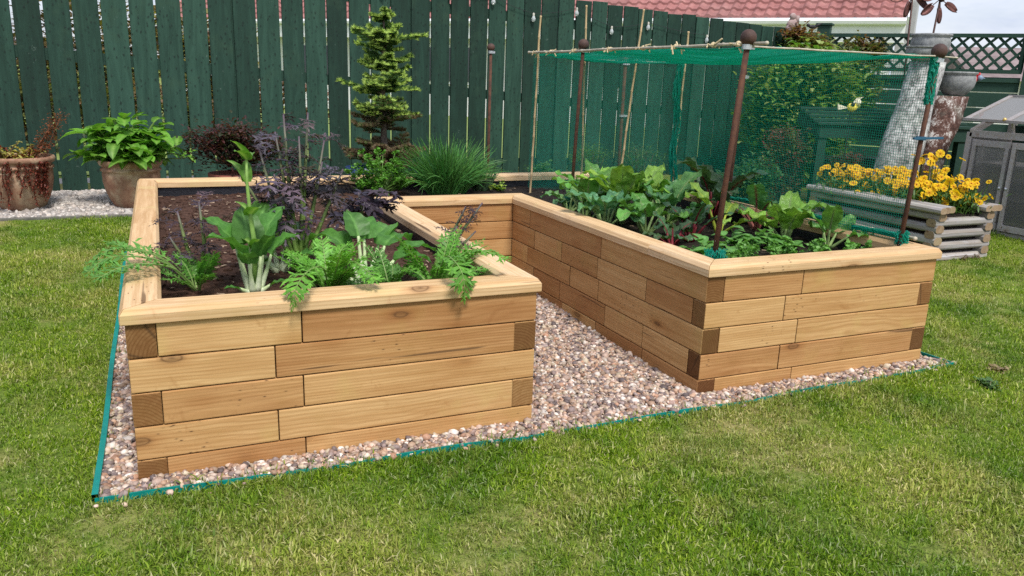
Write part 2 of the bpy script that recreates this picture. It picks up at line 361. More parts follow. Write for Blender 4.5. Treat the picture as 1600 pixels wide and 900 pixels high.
vs=scene.view_settings; vs.view_transform='Standard'; vs.look='None'; vs.exposure=.42; vs.gamma=1; vs.use_curve_mapping=False
scene.cycles.max_bounces=8; scene.cycles.transparent_max_bounces=12; scene.cycles.use_denoising=False

# ------------------------------------------------------------------ ground
def lawn():
    xs=sorted(set(list(np.linspace(-40,110,51))+[-20000,-4000,-1000,-250,-90,180,400,1200,5000,20000]))
    ys=sorted(set(list(np.linspace(-30,56,44))+[-20000,-3000,-400,-80,90,150,300,700,2000,8000,20000]))
    mb=MB(); V=[(x,y,zg(y)-.06) for y in ys for x in xs]; n=len(xs)
    F=[(j*n+i,j*n+i+1,(j+1)*n+i+1,(j+1)*n+i) for j in range(len(ys)-1) for i in range(n-1)]
    mb.add(V,F); return tag(mb.build('lawn',M['lawn'],smooth=True),kind='structure')
lawn()
def front_edge(x): return -.80-.32*math.sin(max(0,min(1,(x+1)/32.6))*PI)-.03*math.sin(x*1.3)
GX0,GX1=-.97,31.55
def in_gravel(x,y): return GX0<x<GX1+(.0 if y>-.2 else .6) and front_edge(x)<y<28.6
# gravel bed and its pebbles
mb=MB()
xs=np.linspace(GX0,GX1,60)
V=[];F=[]
for j,y in enumerate([None,-.4,0,6,14,22,28.6]):
    for x in xs: yy=front_edge(x) if y is None else y; V.append((x,yy,zg(yy)+.005))
for j in range(6):
    for i in range(59): F.append((j*60+i,j*60+i+1,(j+1)*60+i+1,(j+1)*60+i))
mb.add(V,F); 
M['gravelbase']=simple('gravel_base',(.16,.12,.10),.9,.4,60,.6)
tag(mb.build('gravel_bed',M['gravelbase']),kind='structure')
def ico(sub=1):
    import bmesh
    bm=bmesh.new(); bmesh.ops.create_icosphere(bm,subdivisions=sub,radius=1); V=np.array([v.co[:] for v in bm.verts]); F=np.array([[v.index for v in f.verts] for f in bm.faces]); bm.free(); return V,F
def bulk(name,V,F,C,m,smooth=True):
    me=bpy.data.meshes.new(name); V=np.asarray(V,dtype=np.float32)*U; F=np.asarray(F,dtype=np.int32)
    me.vertices.add(len(V)); me.vertices.foreach_set('co',V.ravel()); k=F.shape[1]
    me.loops.add(F.size); me.loops.foreach_set('vertex_index',F.ravel()); me.polygons.add(len(F))
    me.polygons.foreach_set('loop_start',np.arange(0,F.size,k,dtype=np.int32))
    me.polygons.foreach_set('use_smooth',np.full(len(F),smooth)); me.materials.append(m)
    at=me.color_attributes.new('Col','FLOAT_COLOR','POINT'); c=np.ones((len(V),4),dtype=np.float32); c[:,:3]=C; at.data.foreach_set('color',c.ravel())
    me.update(calc_edges=True); o=bpy.data.objects.new(name,me); COL.objects.link(o); return o
def rotm(n):
    q=nr.normal(size=(n,4)); q/=np.linalg.norm(q,axis=1)[:,None]; a,b,c,d=q.T
    return np.stack([1-2*(c*c+d*d),2*(b*c-a*d),2*(b*d+a*c),2*(b*c+a*d),1-2*(b*b+d*d),2*(c*d-a*b),2*(b*d-a*c),2*(c*d+a*b),1-2*(b*b+c*c)],1).reshape(n,3,3)
def pebbles(P,size,cols,m,name,flat=.6,sub=1,jag=.12):
    Vi,Fi=ico(sub); n=len(P); k=len(Vi)
    S=size*nr.lognormal(0,.29,n)[:,None]*np.stack([nr.uniform(.8,1.35,n),nr.uniform(.75,1.1,n),nr.uniform(.45,.8,n)],1)
    base=Vi[None]*(1+nr.uniform(-jag,jag,(n,k,1)))*S[:,None,:]
    yawr=rotm(n); tilt=nr.uniform(0,1,n)<.35
    a=nr.uniform(0,2*PI,n); Z=np.zeros((n,3,3)); Z[:,0,0]=np.cos(a);Z[:,0,1]=-np.sin(a);Z[:,1,0]=np.sin(a);Z[:,1,1]=np.cos(a);Z[:,2,2]=1
    Rm=np.where(tilt[:,None,None],yawr,Z)
    V=np.einsum('nij,nkj->nki',Rm,base)+P[:,None,:]
    F=Fi[None]+(np.arange(n)*k)[:,None,None]
    ci=nr.integers(0,len(cols),n); C=np.array(cols)[ci]*nr.uniform(.55,1.12,(n,1)); C=np.repeat(C[:,None,:],k,1)
    return bulk(name,V.reshape(-1,3),F.reshape(-1,3),np.clip(C.reshape(-1,3),0,.9),m)
def inbed(x,y): return (0<x<W and 0<y<D) and not (W1<x<XN and y<N)
P=[]
def scat(x0,x1,y0,y1,dens):
    n=int((x1-x0)*(y1-y0)*dens); X=nr.uniform(x0,x1,n); Y=nr.uniform(y0,y1,n)
    for x,y in zip(X,Y):
        if in_gravel(x,y) and not inbed(x,y): P.append((x,y,zg(y)+nr.uniform(.01,.10)))
scat(-1,0,-1.2,28.5,125); scat(0,32,-1.3,0,125); scat(W1,XN,0,9,125); scat(W1,XN,9,N,100); scat(W,32,0,28,60)
for _ in range(22):
    x=nr.uniform(-1.2,31.8); P.append((x,front_edge(x)-abs(nr.normal(0,.2))-.1,.07))
PC=[(.44,.31,.22),(.54,.41,.30),(.50,.42,.31),(.64,.52,.43),(.36,.25,.21),(.25,.19,.175),(.50,.33,.23),(.74,.67,.60),(.33,.26,.24),(.46,.27,.18),(.58,.43,.35),(.18,.14,.135)]
tag(pebbles(np.array(P),.086,PC,M['pebble'],'gravel',sub=2 if False else 1),'pinkish rounded gravel around and between the arms of the timber bed','gravel',kind='stuff')
# white gravel strip before the fence
P=[]
n=26000; X=nr.uniform(-22,6,n); Y=nr.uniform(39.9,50.6,n)
P=np.stack([X,Y,np.array([zg(y) for y in Y])+nr.uniform(.0,.12,n)],1)
mb=MB(); mb.add([(-40,39.9,zg(39.9)-.01),(28,39.9,zg(39.9)-.01),(28,62,zg(62)-.01),(-40,58,zg(58)-.01)],[(0,1,2,3)])
tag(mb.build('pale_gravel_path',simple('pale_gravel_base',(.35,.33,.31),.9,.4,60,.6)),kind='structure')
tag(pebbles(P,.16,[(.46,.43,.40),(.60,.56,.52),(.34,.31,.29),(.52,.46,.41)],M['pebble'],'pale_gravel',jag=.2),'pale grey chippings in the strip at the foot of the green fence','gravel',kind='stuff')
mb=MB()
for i in range(9):
    x0=-40+i*6.0; mb.box((x0+3,39.75,zg(39.8)+.0),(5.92,.3,.24))
tag(mb.build('border_kerb',M['ledge'],bevel=.06),'low dark stone kerb between lawn and pale chippings','kerb')
# green plastic lawn edging round the gravel
mb=MB()
def strip(Pts,h,th,mi=0):
    V=[];F=[]
    for i,p in enumerate(Pts):
        a=Vector(Pts[max(0,i-1)]); b=Vector(Pts[min(len(Pts)-1,i+1)]); d=(b-a).normalized(); nn=Vector((-d.y,d.x,0))*th/2
        p=Vector(p); V+= [p-nn+Vector((0,0,-.25)),p-nn*1.0+Vector((0,0,h)),p+nn+Vector((0,0,h)),p+nn+Vector((0,0,-.25))]
    for i in range(len(Pts)-1):
        for k in range(3): a=i*4+k; F.append((a,a+1,a+5,a+4))
    mb.add(V,F,mi)
Pts=[(GX0-.06+.02*math.sin(y*.5),y,zg(y)) for y in np.linspace(28.6,-.85,50)]
strip(Pts,.24,.16)
strip([(x,front_edge(x)-.03+.02*math.sin(x*2.1),-.05+.035*math.sin(x*.8+1)) for x in np.linspace(GX0-.08,31.9,90)],.15,.05)
strip([(31.9-.25*min(1,(y+.95)/2.5),y,zg(y)) for y in np.linspace(-.85,28,30)],.12,.05)
tag(mb.build('lawn_edging',M['teal']),'thin teal green plastic edging between lawn and pinkish gravel','lawn edging')

mb=MB(); mb.add([(-300,62,1.24),(300,62,1.24),(300,420,1.24),(-300,420,1.24)],[(0,1,2,3)])
tag(mb.build('neighbour_lawn',simple('neighbour_grass',(.20,.27,.07),.9,.25,3,.6,col2=(.16,.22,.055))),kind='structure')
# grass tufts
gc=bpy.data.collections.new('grass_tufts')
def tuft(i,nb,R0,L,W_):
    V=[];F=[];C=[]; r=random.Random(i)
    for b in range(nb):
        a=r.uniform(0,2*PI); q=R0*math.sqrt(r.random()); x,y=q*math.cos(a),q*math.sin(a)
        l=L*r.uniform(.5,1.25); d=r.uniform(0,2*PI); lean=abs(r.gauss(.8,.45)); wd_=W_*r.uniform(.6,1.3)
        dx,dy=math.cos(d),math.sin(d); sx,sy=-dy*wd_/2,dx*wd_/2; k=len(V); kk=r.random()**1.2; g2=r.random()
        for s_,ww in ((0,1),(.5,.85),(1,0)):
            h=l*(s_*math.cos(min(1.4,lean*(.4+.6*s_)))); o=l*s_*math.sin(min(1.45,lean*(.35+.65*s_)))
            px,py=x+dx*o,y+dy*o
            if ww: V+= [(px-sx*ww,py-sy*ww,h),(px+sx*ww,py+sy*ww,h)]
            else: V.append((px,py,h))
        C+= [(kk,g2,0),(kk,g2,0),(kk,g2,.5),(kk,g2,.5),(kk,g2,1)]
        F+= [(k,k+1,k+3,k+2),(k+2,k+3,k+4)]
    mb=MB(); mb.add(V,F,0,C); o=mb.build('grass_tuft',M['grass'],smooth=True); COL.objects.unlink(o); gc.objects.link(o); return o
for i in range(8): tuft(i,46,.55,.175 if i<6 else .28,.034)
def ginst(name,P,rot,scl,coll,picks):
    me=bpy.data.meshes.new(name); me.vertices.add(len(P)); me.vertices.foreach_set('co',(np.array(P,dtype=np.float32)*U).ravel())
    a=me.attributes.new('rot','FLOAT_VECTOR','POINT'); a.data.foreach_set('vector',np.array(rot,dtype=np.float32).ravel())
    a=me.attributes.new('scl','FLOAT','POINT'); a.data.foreach_set('value',np.array(scl,dtype=np.float32))
    a=me.attributes.new('pick','INT','POINT'); a.data.foreach_set('value',np.array(picks,dtype=np.int32))
    o=bpy.data.objects.new(name,me); COL.objects.link(o)
    g=bpy.data.node_groups.new(name,'GeometryNodeTree'); g.interface.new_socket('Geometry',in_out='INPUT',socket_type='NodeSocketGeometry'); g.interface.new_socket('Geometry',in_out='OUTPUT',socket_type='NodeSocketGeometry')
    n=g.nodes; l=g.links; gi=n.new('NodeGroupInput'); go=n.new('NodeGroupOutput'); ip=n.new('GeometryNodeInstanceOnPoints'); ci=n.new('GeometryNodeCollectionInfo')
    ci.inputs[0].default_value=coll; ci.inputs['Separate Children'].default_value=True; ci.inputs['Reset Children'].default_value=True
    def at(nm,typ):
        q=n.new('GeometryNodeInputNamedAttribute'); q.data_type=typ; q.inputs[0].default_value=nm; return q.outputs[0]
    ip.inputs['Pick Instance'].default_value=True
    l.new(gi.outputs[0],ip.inputs['Points']); l.new(ci.outputs[0],ip.inputs['Instance']); l.new(at('pick','INT'),ip.inputs['Instance Index'])
    e=n.new('FunctionNodeEulerToRotation'); l.new(at('rot','FLOAT_VECTOR'),e.inputs[0]); l.new(e.outputs[0],ip.inputs['Rotation']); l.new(at('scl','FLOAT'),ip.inputs['Scale']); l.new(ip.outputs[0],go.inputs[0])
    md=o.modifiers.new('scatter','NODES'); md.node_group=g; return o
P=[];S=[]
def gs(x0,x1,y0,y1,dens):
    n=int((x1-x0)*(y1-y0)*dens); X=nr.uniform(x0,x1,n); Y=nr.uniform(y0,y1,n)
    for x,y in zip(X,Y):
        if GX0-.12<x<31.95 and front_edge(x)-.06<y<28.6: continue
        if 32.3<x<60 and False: continue
        if y>39.4 and x<28: continue
        P.append((x,y,zg(y)-.05)); S.append(nr.uniform(.6,1.15)*(1.0+.5*noise.noise((x*.25,y*.25,3)))*(1.0 if math.hypot(x-1,y+22)<40 else 1.1))
gs(-14,45,-14,0,11); gs(-22,-.9,0,20,8); gs(-24,-.9,20,39.4,6); gs(32,70,0,34,6); gs(45,80,-14,0,6)
# longer fringe against the edging
for x in np.arange(-1.2,32.6,.16): P.append((x,front_edge(x)-.30-nr.uniform(0,.2),-.04)); S.append(nr.uniform(.7,1.3))
for y in np.arange(-1,28,.22): P.append((GX0-.42-nr.uniform(0,.2),y,zg(y)-.05)); S.append(nr.uniform(.5,.8))
nP=len(P); print('grass tufts',nP)
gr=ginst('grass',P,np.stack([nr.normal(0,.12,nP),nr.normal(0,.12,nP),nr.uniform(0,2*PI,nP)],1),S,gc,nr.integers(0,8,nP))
tag(gr,'mown lawn grass with straw coloured dry patches','grass',kind='stuff')
# neighbour's longer grass is left to the ground sheet

# ------------------------------------------------------------------ raised bed
bed=empty('raised_bed',(0,0,0)); tag(bed,'large U shaped raised bed of stacked new timber blocks with mitred cap boards','raised bed')
def block(c,L,rz,mb=None,wd_=w,ht=1.0):
    e=.012
    if mb is not None: mb.box(c,(L-.02,wd_-.01,ht-.025),rz,0,1); return
    m=MB(); m.box((0,0,0),(L-.018+rnd.uniform(-.008,.004),wd_+rnd.uniform(-.02,.012),ht-.034),0,0,1)
    o=m.build('timber_block',[M['timber'],M['timber_end']],origin=(0,0,0),bevel=.035,seg=2); o.parent=bed; o.location=Vector(c)*U; o.rotation_euler=(0,0,rz+(PI if rnd.random()<.5 else 0)); return o
hid=MB()
def wall(axis,const,cuts,row,m=None):
    """axis 'x': blocks along x at y centre const; 'y': along y at x centre const"""
    z=H-row-.5
    for a,b in zip(cuts,cuts[1:]):
        if b-a<.05: continue
        c=((a+b)/2,const,z) if axis=='x' else (const,(a+b)/2,z)
        if b-a<=w+.08 and m is None and False: pass
        block(c,b-a,0 if axis=='x' else PI/2,m)
h=w/2
LF=[[4.63],[3.85],[4.62],[3.86],[4.63]]; RF=[[23.57],[22.8],[23.57],[22.83],[23.57]]
NW=[[7.73,15.33],[3.93,7.96,11.54,14.67],[7.78,10.54,15.48],[3.94,7.07,11.54,14.64],[3.85,7.83,11.22]]
def split(a,b,st,off=0):
    L=[a]; x=a+st+off
    while x<b-1: L.append(x); x+=st
    return L+[b]
for r in range(5):
    ev=r%2==0
    wall('x',h,[w if ev else 0]+LF[r]+[W1 if ev else W1-w],r)
    wall('x',h,[XN+w if ev else XN]+RF[r]+[W if ev else W-w],r)
    wall('y',XN+h,[0 if ev else w]+NW[r]+[N+w if ev else N],r)
    wall('x',N+h,[W1-w if ev else W1]+[XN if ev else XN+w],r)
    # short returns whose ends show on the front faces
    off=0 if ev else 1.9
    L=split(0 if ev else w,D if ev else D-w,3.85,-off); wall('y',h,L[:2],r); wall('y',h,L[1:],r,hid)
    L=split(w if ev else 0,N if ev else N+w,3.85,-off); wall('y',W1-h,L[:2],r); wall('y',W1-h,L[1:],r,hid)
    L=split(w if ev else 0,D-w if ev else D,3.85,-off); wall('y',W-h,L[:2],r); wall('y',W-h,L[1:],r,hid)
    wall('x',D-h,split(w if ev else 0,W if ev else W-w,3.85,off),r,hid)
tag(hid.build('timber_blocks_of_rear_walls',[M['timber'],M['timber_end']],bed,bevel=.03),kind='stuff')
poly=[(0,0),(W1,0),(W1,N),(XN,N),(XN,0),(W,0),(W,D),(0,D)]
def inner(i):
    a=Vector(poly[i]); b=Vector(poly[(i+1)%8]); d=(b-a).normalized(); return Vector((-d.y,d.x))
def offp(i,n): v=Vector(poly[i])+ (inner(i-1)+inner(i))*n; return v
prof=[(-.11,0),(-.11,.27),(.0,.43),(.84,.43),(.95,.30),(.95,0)]
def capboard(i,t0=None,t1=None,dz=0):
    a=Vector(poly[i]); d=(Vector(poly[(i+1)%8])-a).normalized(); 
    V=[];ends=[]
    for n_,z in prof: p=offp(i,n_) if t0 is None else a+d*t0+inner(i)*n_; ends.append((p,z))
    ends2=[((offp((i+1)%8,n_) if t1 is None else a+d*t1+inner(i)*n_),z) for n_,z in prof]
    c=(ends[0][0]+ends2[0][0])/2; ang=math.atan2(d.y,d.x); ca,sa=math.cos(-ang),math.sin(-ang)
    def loc(p,z,g): q=p-c; q=Vector((q.x*ca-q.y*sa,q.x*sa+q.y*ca)); return (q.x+g,q.y,z-.2+dz)
    V=[loc(p,z,.012) for p,z in ends]+[loc(p,z,-.012) for p,z in ends2]; k=len(prof)
    F=[(j,j+1,k+j+1,k+j) for j in range(k-1)]+[(k-1,0,k,2*k-1)]+[tuple(range(k-1,-1,-1)),tuple(range(k,2*k))]
    F=[tuple(reversed(f)) for f in F]
    m=MB(); m.add(V,F); o=m.build('cap_board',M['cap'],origin=(0,0,0),bevel=.02,seg=2); o.parent=bed; o.location=Vector((c.x,c.y,H+.2+.005))*U; o.rotation_euler=(0,0,ang)
capboard(0); capboard(1); capboard(2); capboard(3,None,N-3.89,0.0); capboard(3,N-3.89,None,.012); capboard(4)
capboard(5,None,14); capboard(5,14,None,.01); capboard(6,None,13.5); capboard(6,13.5,None,.01); capboard(7,None,D-13,.0); capboard(7,D-13,None,.012)
# black liner just inside the walls
m=MB()
for i in range(8):
    a=offp(i,w+.03); b=offp((i+1)%8,w+.03); a2=offp(i,w+.07); b2=offp((i+1)%8,w+.07); K=30
    V=[];F=[]
    for k in range(K+1):
        p=a.lerp(b,k/K); q=a2.lerp(b2,k/K); wv=.03*math.sin(k*1.7)
        V+= [(p.x,p.y,H-.02),(q.x+ (q.x-p.x)*wv*8,q.y+(q.y-p.y)*wv*8,H-.1+wv),(q.x,q.y,H-1.6)]
    for k in range(K):
        for j in range(2): F.append((k*3+j,k*3+3+j,k*3+4+j,k*3+1+j))
    m.add(V,F)
m.build('liner',M['liner'],bed)
# soil filling
def zs(x,y):
    left=x<W1+1
    b=4.18+.14*noise.noise((x*.35,y*.35,0))+.10*noise.noise((x*1.2,y*1.2,5))+.05*noise.noise((x*3.3,y*3.3,9))
    if left: b+=.25*math.exp(-((x-6)**2/30+(y-14)**2/60))
    return b-.05
m=MB(); st=.28; nx=int(W/st); ny=int(D/st); idx={}
V=[];F=[]
def okp(x,y): return not (W1-w-.1<x<XN+w+.1 and y<N+w+.1)
xs=[w+.07+ (W-2*w-.14)*i/nx for i in range(nx+1)]; ys=[w+.07+(D-2*w-.14)*j/ny for j in range(ny+1)]
for j,y in enumerate(ys):
    for i,x in enumerate(xs): idx[i,j]=len(V); V.append((x,y,zs(x,y)))
for j in range(ny):
    for i in range(nx):
        cx,cy=(xs[i]+xs[i+1])/2,(ys[j]+ys[j+1])/2
        if not (W1-w<cx<XN+w and cy<N+w): F.append((idx[i,j],idx[i+1,j],idx[i+1,j+1],idx[i,j+1]))
m.add(V,F)
for q in range(2600):
    x=rnd.uniform(1,W-1); y=rnd.uniform(1,D-1)
    if q<1500: x=rnd.uniform(1,W1-1)
    if W1-w-.1<x<XN+w+.1 and y<N+w+.1: continue
    m.ball((x,y,zs(x,y)+.01),rnd.uniform(.03,.12),n=6,jit=.25,sq=(1,1,.7))
soil=tag(m.build('soil',M['soil'],smooth=True),'reddish brown compost, darker in the right arm, filling the timber bed','soil',kind='stuff')
m=MB()
for q in range(420):
    x=rnd.uniform(1,W-1); y=rnd.uniform(1,D-1)
    if q<300: x=rnd.uniform(1,W1-1)
    if W1-w-.1<x<XN+w+.1 and y<N+w+.1: continue
    a=rnd.uniform(0,PI); m.box((x,y,zs(x,y)+.05),(rnd.uniform(.06,.3),rnd.uniform(.03,.07),.03),a)
tag(m.build('wood_chips',simple('chip',(.36,.26,.18),.8,.3,40)),'scattered pale wood chips on the dark compost','wood chips',kind='stuff')

# ------------------------------------------------------------------ leaves
def frame(d,upv=(0,0,1)):
    d=Vector(d).normalized(); s=d.cross(Vector(upv))
    if s.length<1e-3: s=Vector((1,0,0))
    s.normalize(); return d,s,s.cross(d)
def arc(p,az,el,L,droop,n=7,side=0):
    """points along a bending rib: starts at elevation el, loses droop radians over its length"""
    P=[Vector(p)]; 
    for i in range(n):
        t=(i+.5)/n; e=el-droop*t; a=az+side*t; d=Vector((math.cos(a)*math.cos(e),math.sin(a)*math.cos(e),math.sin(e))); P.append(P[-1]+d*L/n)
    return P
def blade(mb,P,Wd,col,rib,shape='oval',ruf=.0,fold=.25,rows=3,mi=0,tw=0.0):
    """leaf surface along the points P; rows per half"""
    n=len(P)-1; V=[];C=[];F=[];ph=rnd.uniform(0,6)
    for i,p in enumerate(P):
        t=i/n; d=(P[min(i+1,n)]-P[max(i-1,0)]); d,s,u=frame(d)
        if tw: s,u=s*math.cos(tw)+u*math.sin(tw),u*math.cos(tw)-s*math.sin(tw)
        if shape=='oval': wv=math.sin(PI*min(1,(t*.93+.07))**.8)**.75
        elif shape=='spade': wv=math.sin(PI*min(1,(t*.9+.1))**.62)**.7*1.0
        elif shape=='long': wv=math.sin(PI*min(1,t*.94+.06))**.55
        else: wv=1-t
        wv=max(.02,wv)*Wd/2
        for k in range(-rows,rows+1):
            q=k/rows; z=abs(q)*fold*wv+ruf*Wd*abs(q)**1.5*math.sin(t*17+ph+(2.1 if q>0 else 0))+ruf*.35*Wd*math.sin(t*31+q*9+ph)
            V.append(p+s*q*wv*(1-.3*abs(ruf)*3)+u*z)
            cc=rib if k==0 else col; m_=1-.12*abs(q)+.10*math.sin(t*24+ph); C.append(tuple(x*m_ for x in cc))
    R_=2*rows+1
    for i in range(n):
        for k in range(R_-1): F.append((i*R_+k,i*R_+k+1,(i+1)*R_+k+1,(i+1)*R_+k))
    mb.add(V,F,mi,C)
def lobed(mb,P,Wd,col,rib,nl=6,mi=0,fork=True,fine=1.0,t0=.15,ribw=.04):
    """deeply cut leaf: a rib with toothed side lobes"""
    n=len(P)-1; V=[];F=[];C=[]
    def at(t):
        q=t*n; i=min(n-1,int(q)); return P[i].lerp(P[i+1],q-i),(P[i+1]-P[i]).normalized()
    def spike(p,d,u,L,wd_,c):
        s=d.cross(u).normalized(); k=len(V); b=p+d*L*.45+u*rnd.uniform(-.08,.12)*L
        V.extend([p-s*wd_*.35,p+s*wd_*.35,b-s*wd_*.5,b+s*wd_*.5,p+d*L+u*rnd.uniform(-.3,.1)*L]); F.extend([(k,k+1,k+3,k+2),(k+2,k+3,k+4)]); C.extend([c]*5)
        return b
    for j in range(nl+1):
        t=t0+(1-t0)*j/nl; p,d=at(min(.999,t)); _,s,u=frame(d)
        L=Wd/2*(math.sin(PI*(.18+.72*j/nl))**.7)*rnd.uniform(.8,1.15)
        sides=(-1,1) if j<nl else (0,)
        for sg in sides:
            dd=(s*sg+d*(.55+.3*j/nl)+u*rnd.uniform(-.2,.3)).normalized() if sg else d
            c=vj(col,.22); wd_=L*.42*fine
            b=spike(p,dd,u,L,wd_,c)
            if fork:
                for q in (-1,1,-.6,.8):
                    d2=(dd+ (s if sg==0 else d)*q*.9+u*rnd.uniform(-.3,.3)).normalized(); spike(p.lerp(b,rnd.uniform(.5,1.5)),d2,u,L*rnd.uniform(.35,.6),wd_*.6,vj(col,.2))
    mb.add(V,F,mi,C)
    mb.tube(P[:],[ribw*(1-.75*i/n) for i in range(n+1)],4,mi,rib)

GR=(.10,.26,.03); GRL=(.14,.30,.04); PAK=(.09,.25,.05); WHT=(.52,.62,.38); PUR=(.085,.065,.095)
def pak_choi(x,y,label,specs,bolt=None):
    z=zs(x,y); e=empty('pak_choi',(x,y,z)); tag(e,label,'pak choi plant')
    L=MB();S=MB()
    for az,el,pl,bl,bw,dr in specs:
        az=R(az);el=R(el); st=(x+.16*math.cos(az),y+.16*math.sin(az),z)
        P=arc(st,az,el,pl,-.12,5); S.tube(P,[.14,.11,.085,.07,.06,.05],7,0,[(.62,.70,.50)]*3+[(.50,.62,.34)]*3)
        Q=arc(P[-1],az,el-.1,bl,dr,9); blade(L,Q,bw,vj(PAK,.25,.1),(.16,.36,.09),'spade',.06,.28,6)
    if bolt:
        P=[Vector(p) for p in bolt]; S.tube(P,[.10,.09,.07,.05,.04][:len(P)],7,0,(.22,.38,.09))
        for t in range(1,len(P)):
            for k in range(2 if t<len(P)-1 else 3):
                az=rnd.uniform(0,6.28); Q=arc(P[t],az,R(rnd.uniform(30,75)),rnd.uniform(.7,1.1),.9,6); blade(L,Q,rnd.uniform(.35,.55),vj((.13,.30,.04),.15),(.28,.42,.12),'spade',.03,.4,2)
    L.build('leaves',M['leaf'],e,smooth=True); S.build('stalks',M['stemv'],e,smooth=True)
pak_choi(3.75,4.1,'pale stemmed pak choi with bolting stem rising above the left arm of the bed',
 [(150,72,1.5,1.5,1.25,.9),(100,80,1.6,1.4,1.1,.8),(40,74,1.7,1.5,1.0,.9),(10,66,1.3,1.2,1.0,1.0),(200,76,1.3,1.4,1.1,1.3),(250,70,1.1,.9,.7,1.0),(300,75,1.3,1.2,.8,.8),(70,64,1.8,1.9,1.4,.9),(215,25,.5,.6,.4,.2),(330,30,.5,.7,.5,.3)],
 [(3.75,4.1,4.3),(3.85,4.1,5.6),(3.75,4.15,6.7),(3.7,4.2,7.8),(3.72,4.2,8.5)])
pak_choi(7.45,3.9,'broad leaved pak choi leaning right beside the front cap board',
 [(135,58,1.4,1.7,1.2,1.7),(80,66,1.6,1.4,1.1,1.2),(35,52,1.5,1.6,1.2,1.7),(105,75,1.7,1.2,1.0,1.0),(350,42,1.2,1.4,1.0,1.4),(180,32,.9,1.2,.8,.6),(230,18,.5,1.0,.7,.3),(300,18,.8,.9,.7,.4),(10,38,1.6,1.5,1.0,1.3),(55,45,2.0,1.5,1.0,1.5)])
pak_choi(4.9,6.4,'dark green pak choi half hidden behind the bolting one in the left arm',
 [(160,55,1.0,1.4,1.1,1.1),(60,60,1.1,1.5,1.1,1.2),(10,50,1.0,1.5,1.0,1.2),(110,70,1.1,1.3,1.0,.8),(300,45,.8,1.2,.9,.9),(220,35,.8,1.1,.9,.7)])
def mizuna(x,y,label,specs,col=GR,name='mizuna',cat='mizuna plant',rib=(.25,.38,.12),fine=.62,ribw=.04,drape=()):
    z=zs(x,y); e=empty(name,(x,y,z)); tag(e,label,cat); L=MB()
    for az,el,ln,wd_,dr in specs:
        az=R(az); P=arc((x+.1*math.cos(az),y+.1*math.sin(az),z),az,R(el),ln,dr,10,rnd.uniform(-.3,.3))
        lobed(L,P,wd_,vj(col,.15),rib,rnd.choice([10,11,12]),fine=fine,t0=.28,ribw=ribw)
    for pts_,wd_ in drape:      # leaves lying over a cap board
        P=[]; K=[Vector(q) for q in pts_]
        K=[K[0]]+K+[K[-1]]
        for i in range(1,len(K)-2):
            for j in range(4):
                u_=j/4; a,b,c,d=K[i-1],K[i],K[i+1],K[i+2]; P.append(.5*((2*b)+(c-a)*u_+(2*a-5*b+4*c-d)*u_*u_+(3*b-a-3*c+d)*u_**3))
        P.append(K[-1]); lobed(L,P,wd_,vj(col,.1),rib,11,fine=fine,t0=.35,ribw=ribw)
    L.build('leaves',M['leaf'],e); return e
def fan(n,el=(30,80),ln=(1.2,2.4),wd_=(.6,1.0),dr=(.4,1.6),az=(0,360)):
    return [(rnd.uniform(*az),rnd.uniform(*el),rnd.uniform(*ln),rnd.uniform(*wd_),rnd.uniform(*dr)) for _ in range(n)]
mizuna(2.0,4.6,'feathery mizuna sprawling over the outer cap board by the bare left corner',
  fan(8,(45,85),(1.2,2.2),(.6,1.0),(.2,.9)),(.13,.33,.06),drape=[(((2.0,4.6,4.2),(1.2,4.3,5.2),(.4,4.1,5.55),(-.5,3.9,5.6),(-1.0,3.6,5.25)),1.1),(((2.0,4.6,4.2),(1.1,4.6,5.3),(.1,4.7,5.7),(-.6,4.6,5.65),(-1.1,4.4,5.2)),1.0),(((2.0,4.5,4.2),(1.4,4.0,5.1),(.6,3.5,5.45),(-.1,3.0,5.5),(-.7,2.6,5.3)),1.1),(((2.0,4.6,4.2),(1.3,4.9,5.2),(.3,5.2,5.6),(-.5,5.4,5.8)),1.1)])
mizuna(5.9,2.5,'bright feathery mizuna whose leaves reach the middle of the front board',
  fan(20,(45,88),(1.2,2.7),(.6,1.0),(.3,1.3)),(.15,.38,.05),drape=[(((5.9,2.5,4.2),(5.6,1.6,5.4),(5.0,.6,5.65),(4.5,-.2,5.4),(4.35,-.32,4.85)),1.0),(((6.0,2.4,4.2),(6.3,1.5,5.6),(6.6,.5,5.6),(6.8,-.1,5.35)),.9)])
mizuna(9.5,2.4,'feathery mizuna arching out over the front board near its mitred right corner',
  fan(19,(40,85),(1.2,2.7),(.6,1.0),(.4,1.4))+fan(5,(30,55),(2.4,3.2),(.7,1.0),(.6,1.2),(-30,60)),(.14,.36,.05),drape=[(((9.5,2.4,4.2),(9.5,1.6,5.5),(9.45,.6,5.7),(9.5,-.2,5.4),(9.55,-.34,4.7)),1.2),(((9.6,2.4,4.2),(10.2,1.8,5.5),(10.7,1.0,5.8),(11.2,.4,5.65)),1.0)])
mizuna(8.0,2.6,'low feathery mizuna squeezed between the broad pak choi and its neighbour',fan(12,(40,85),(1.0,2.0),(.5,.9),(.4,1.3)),(.075,.21,.03))
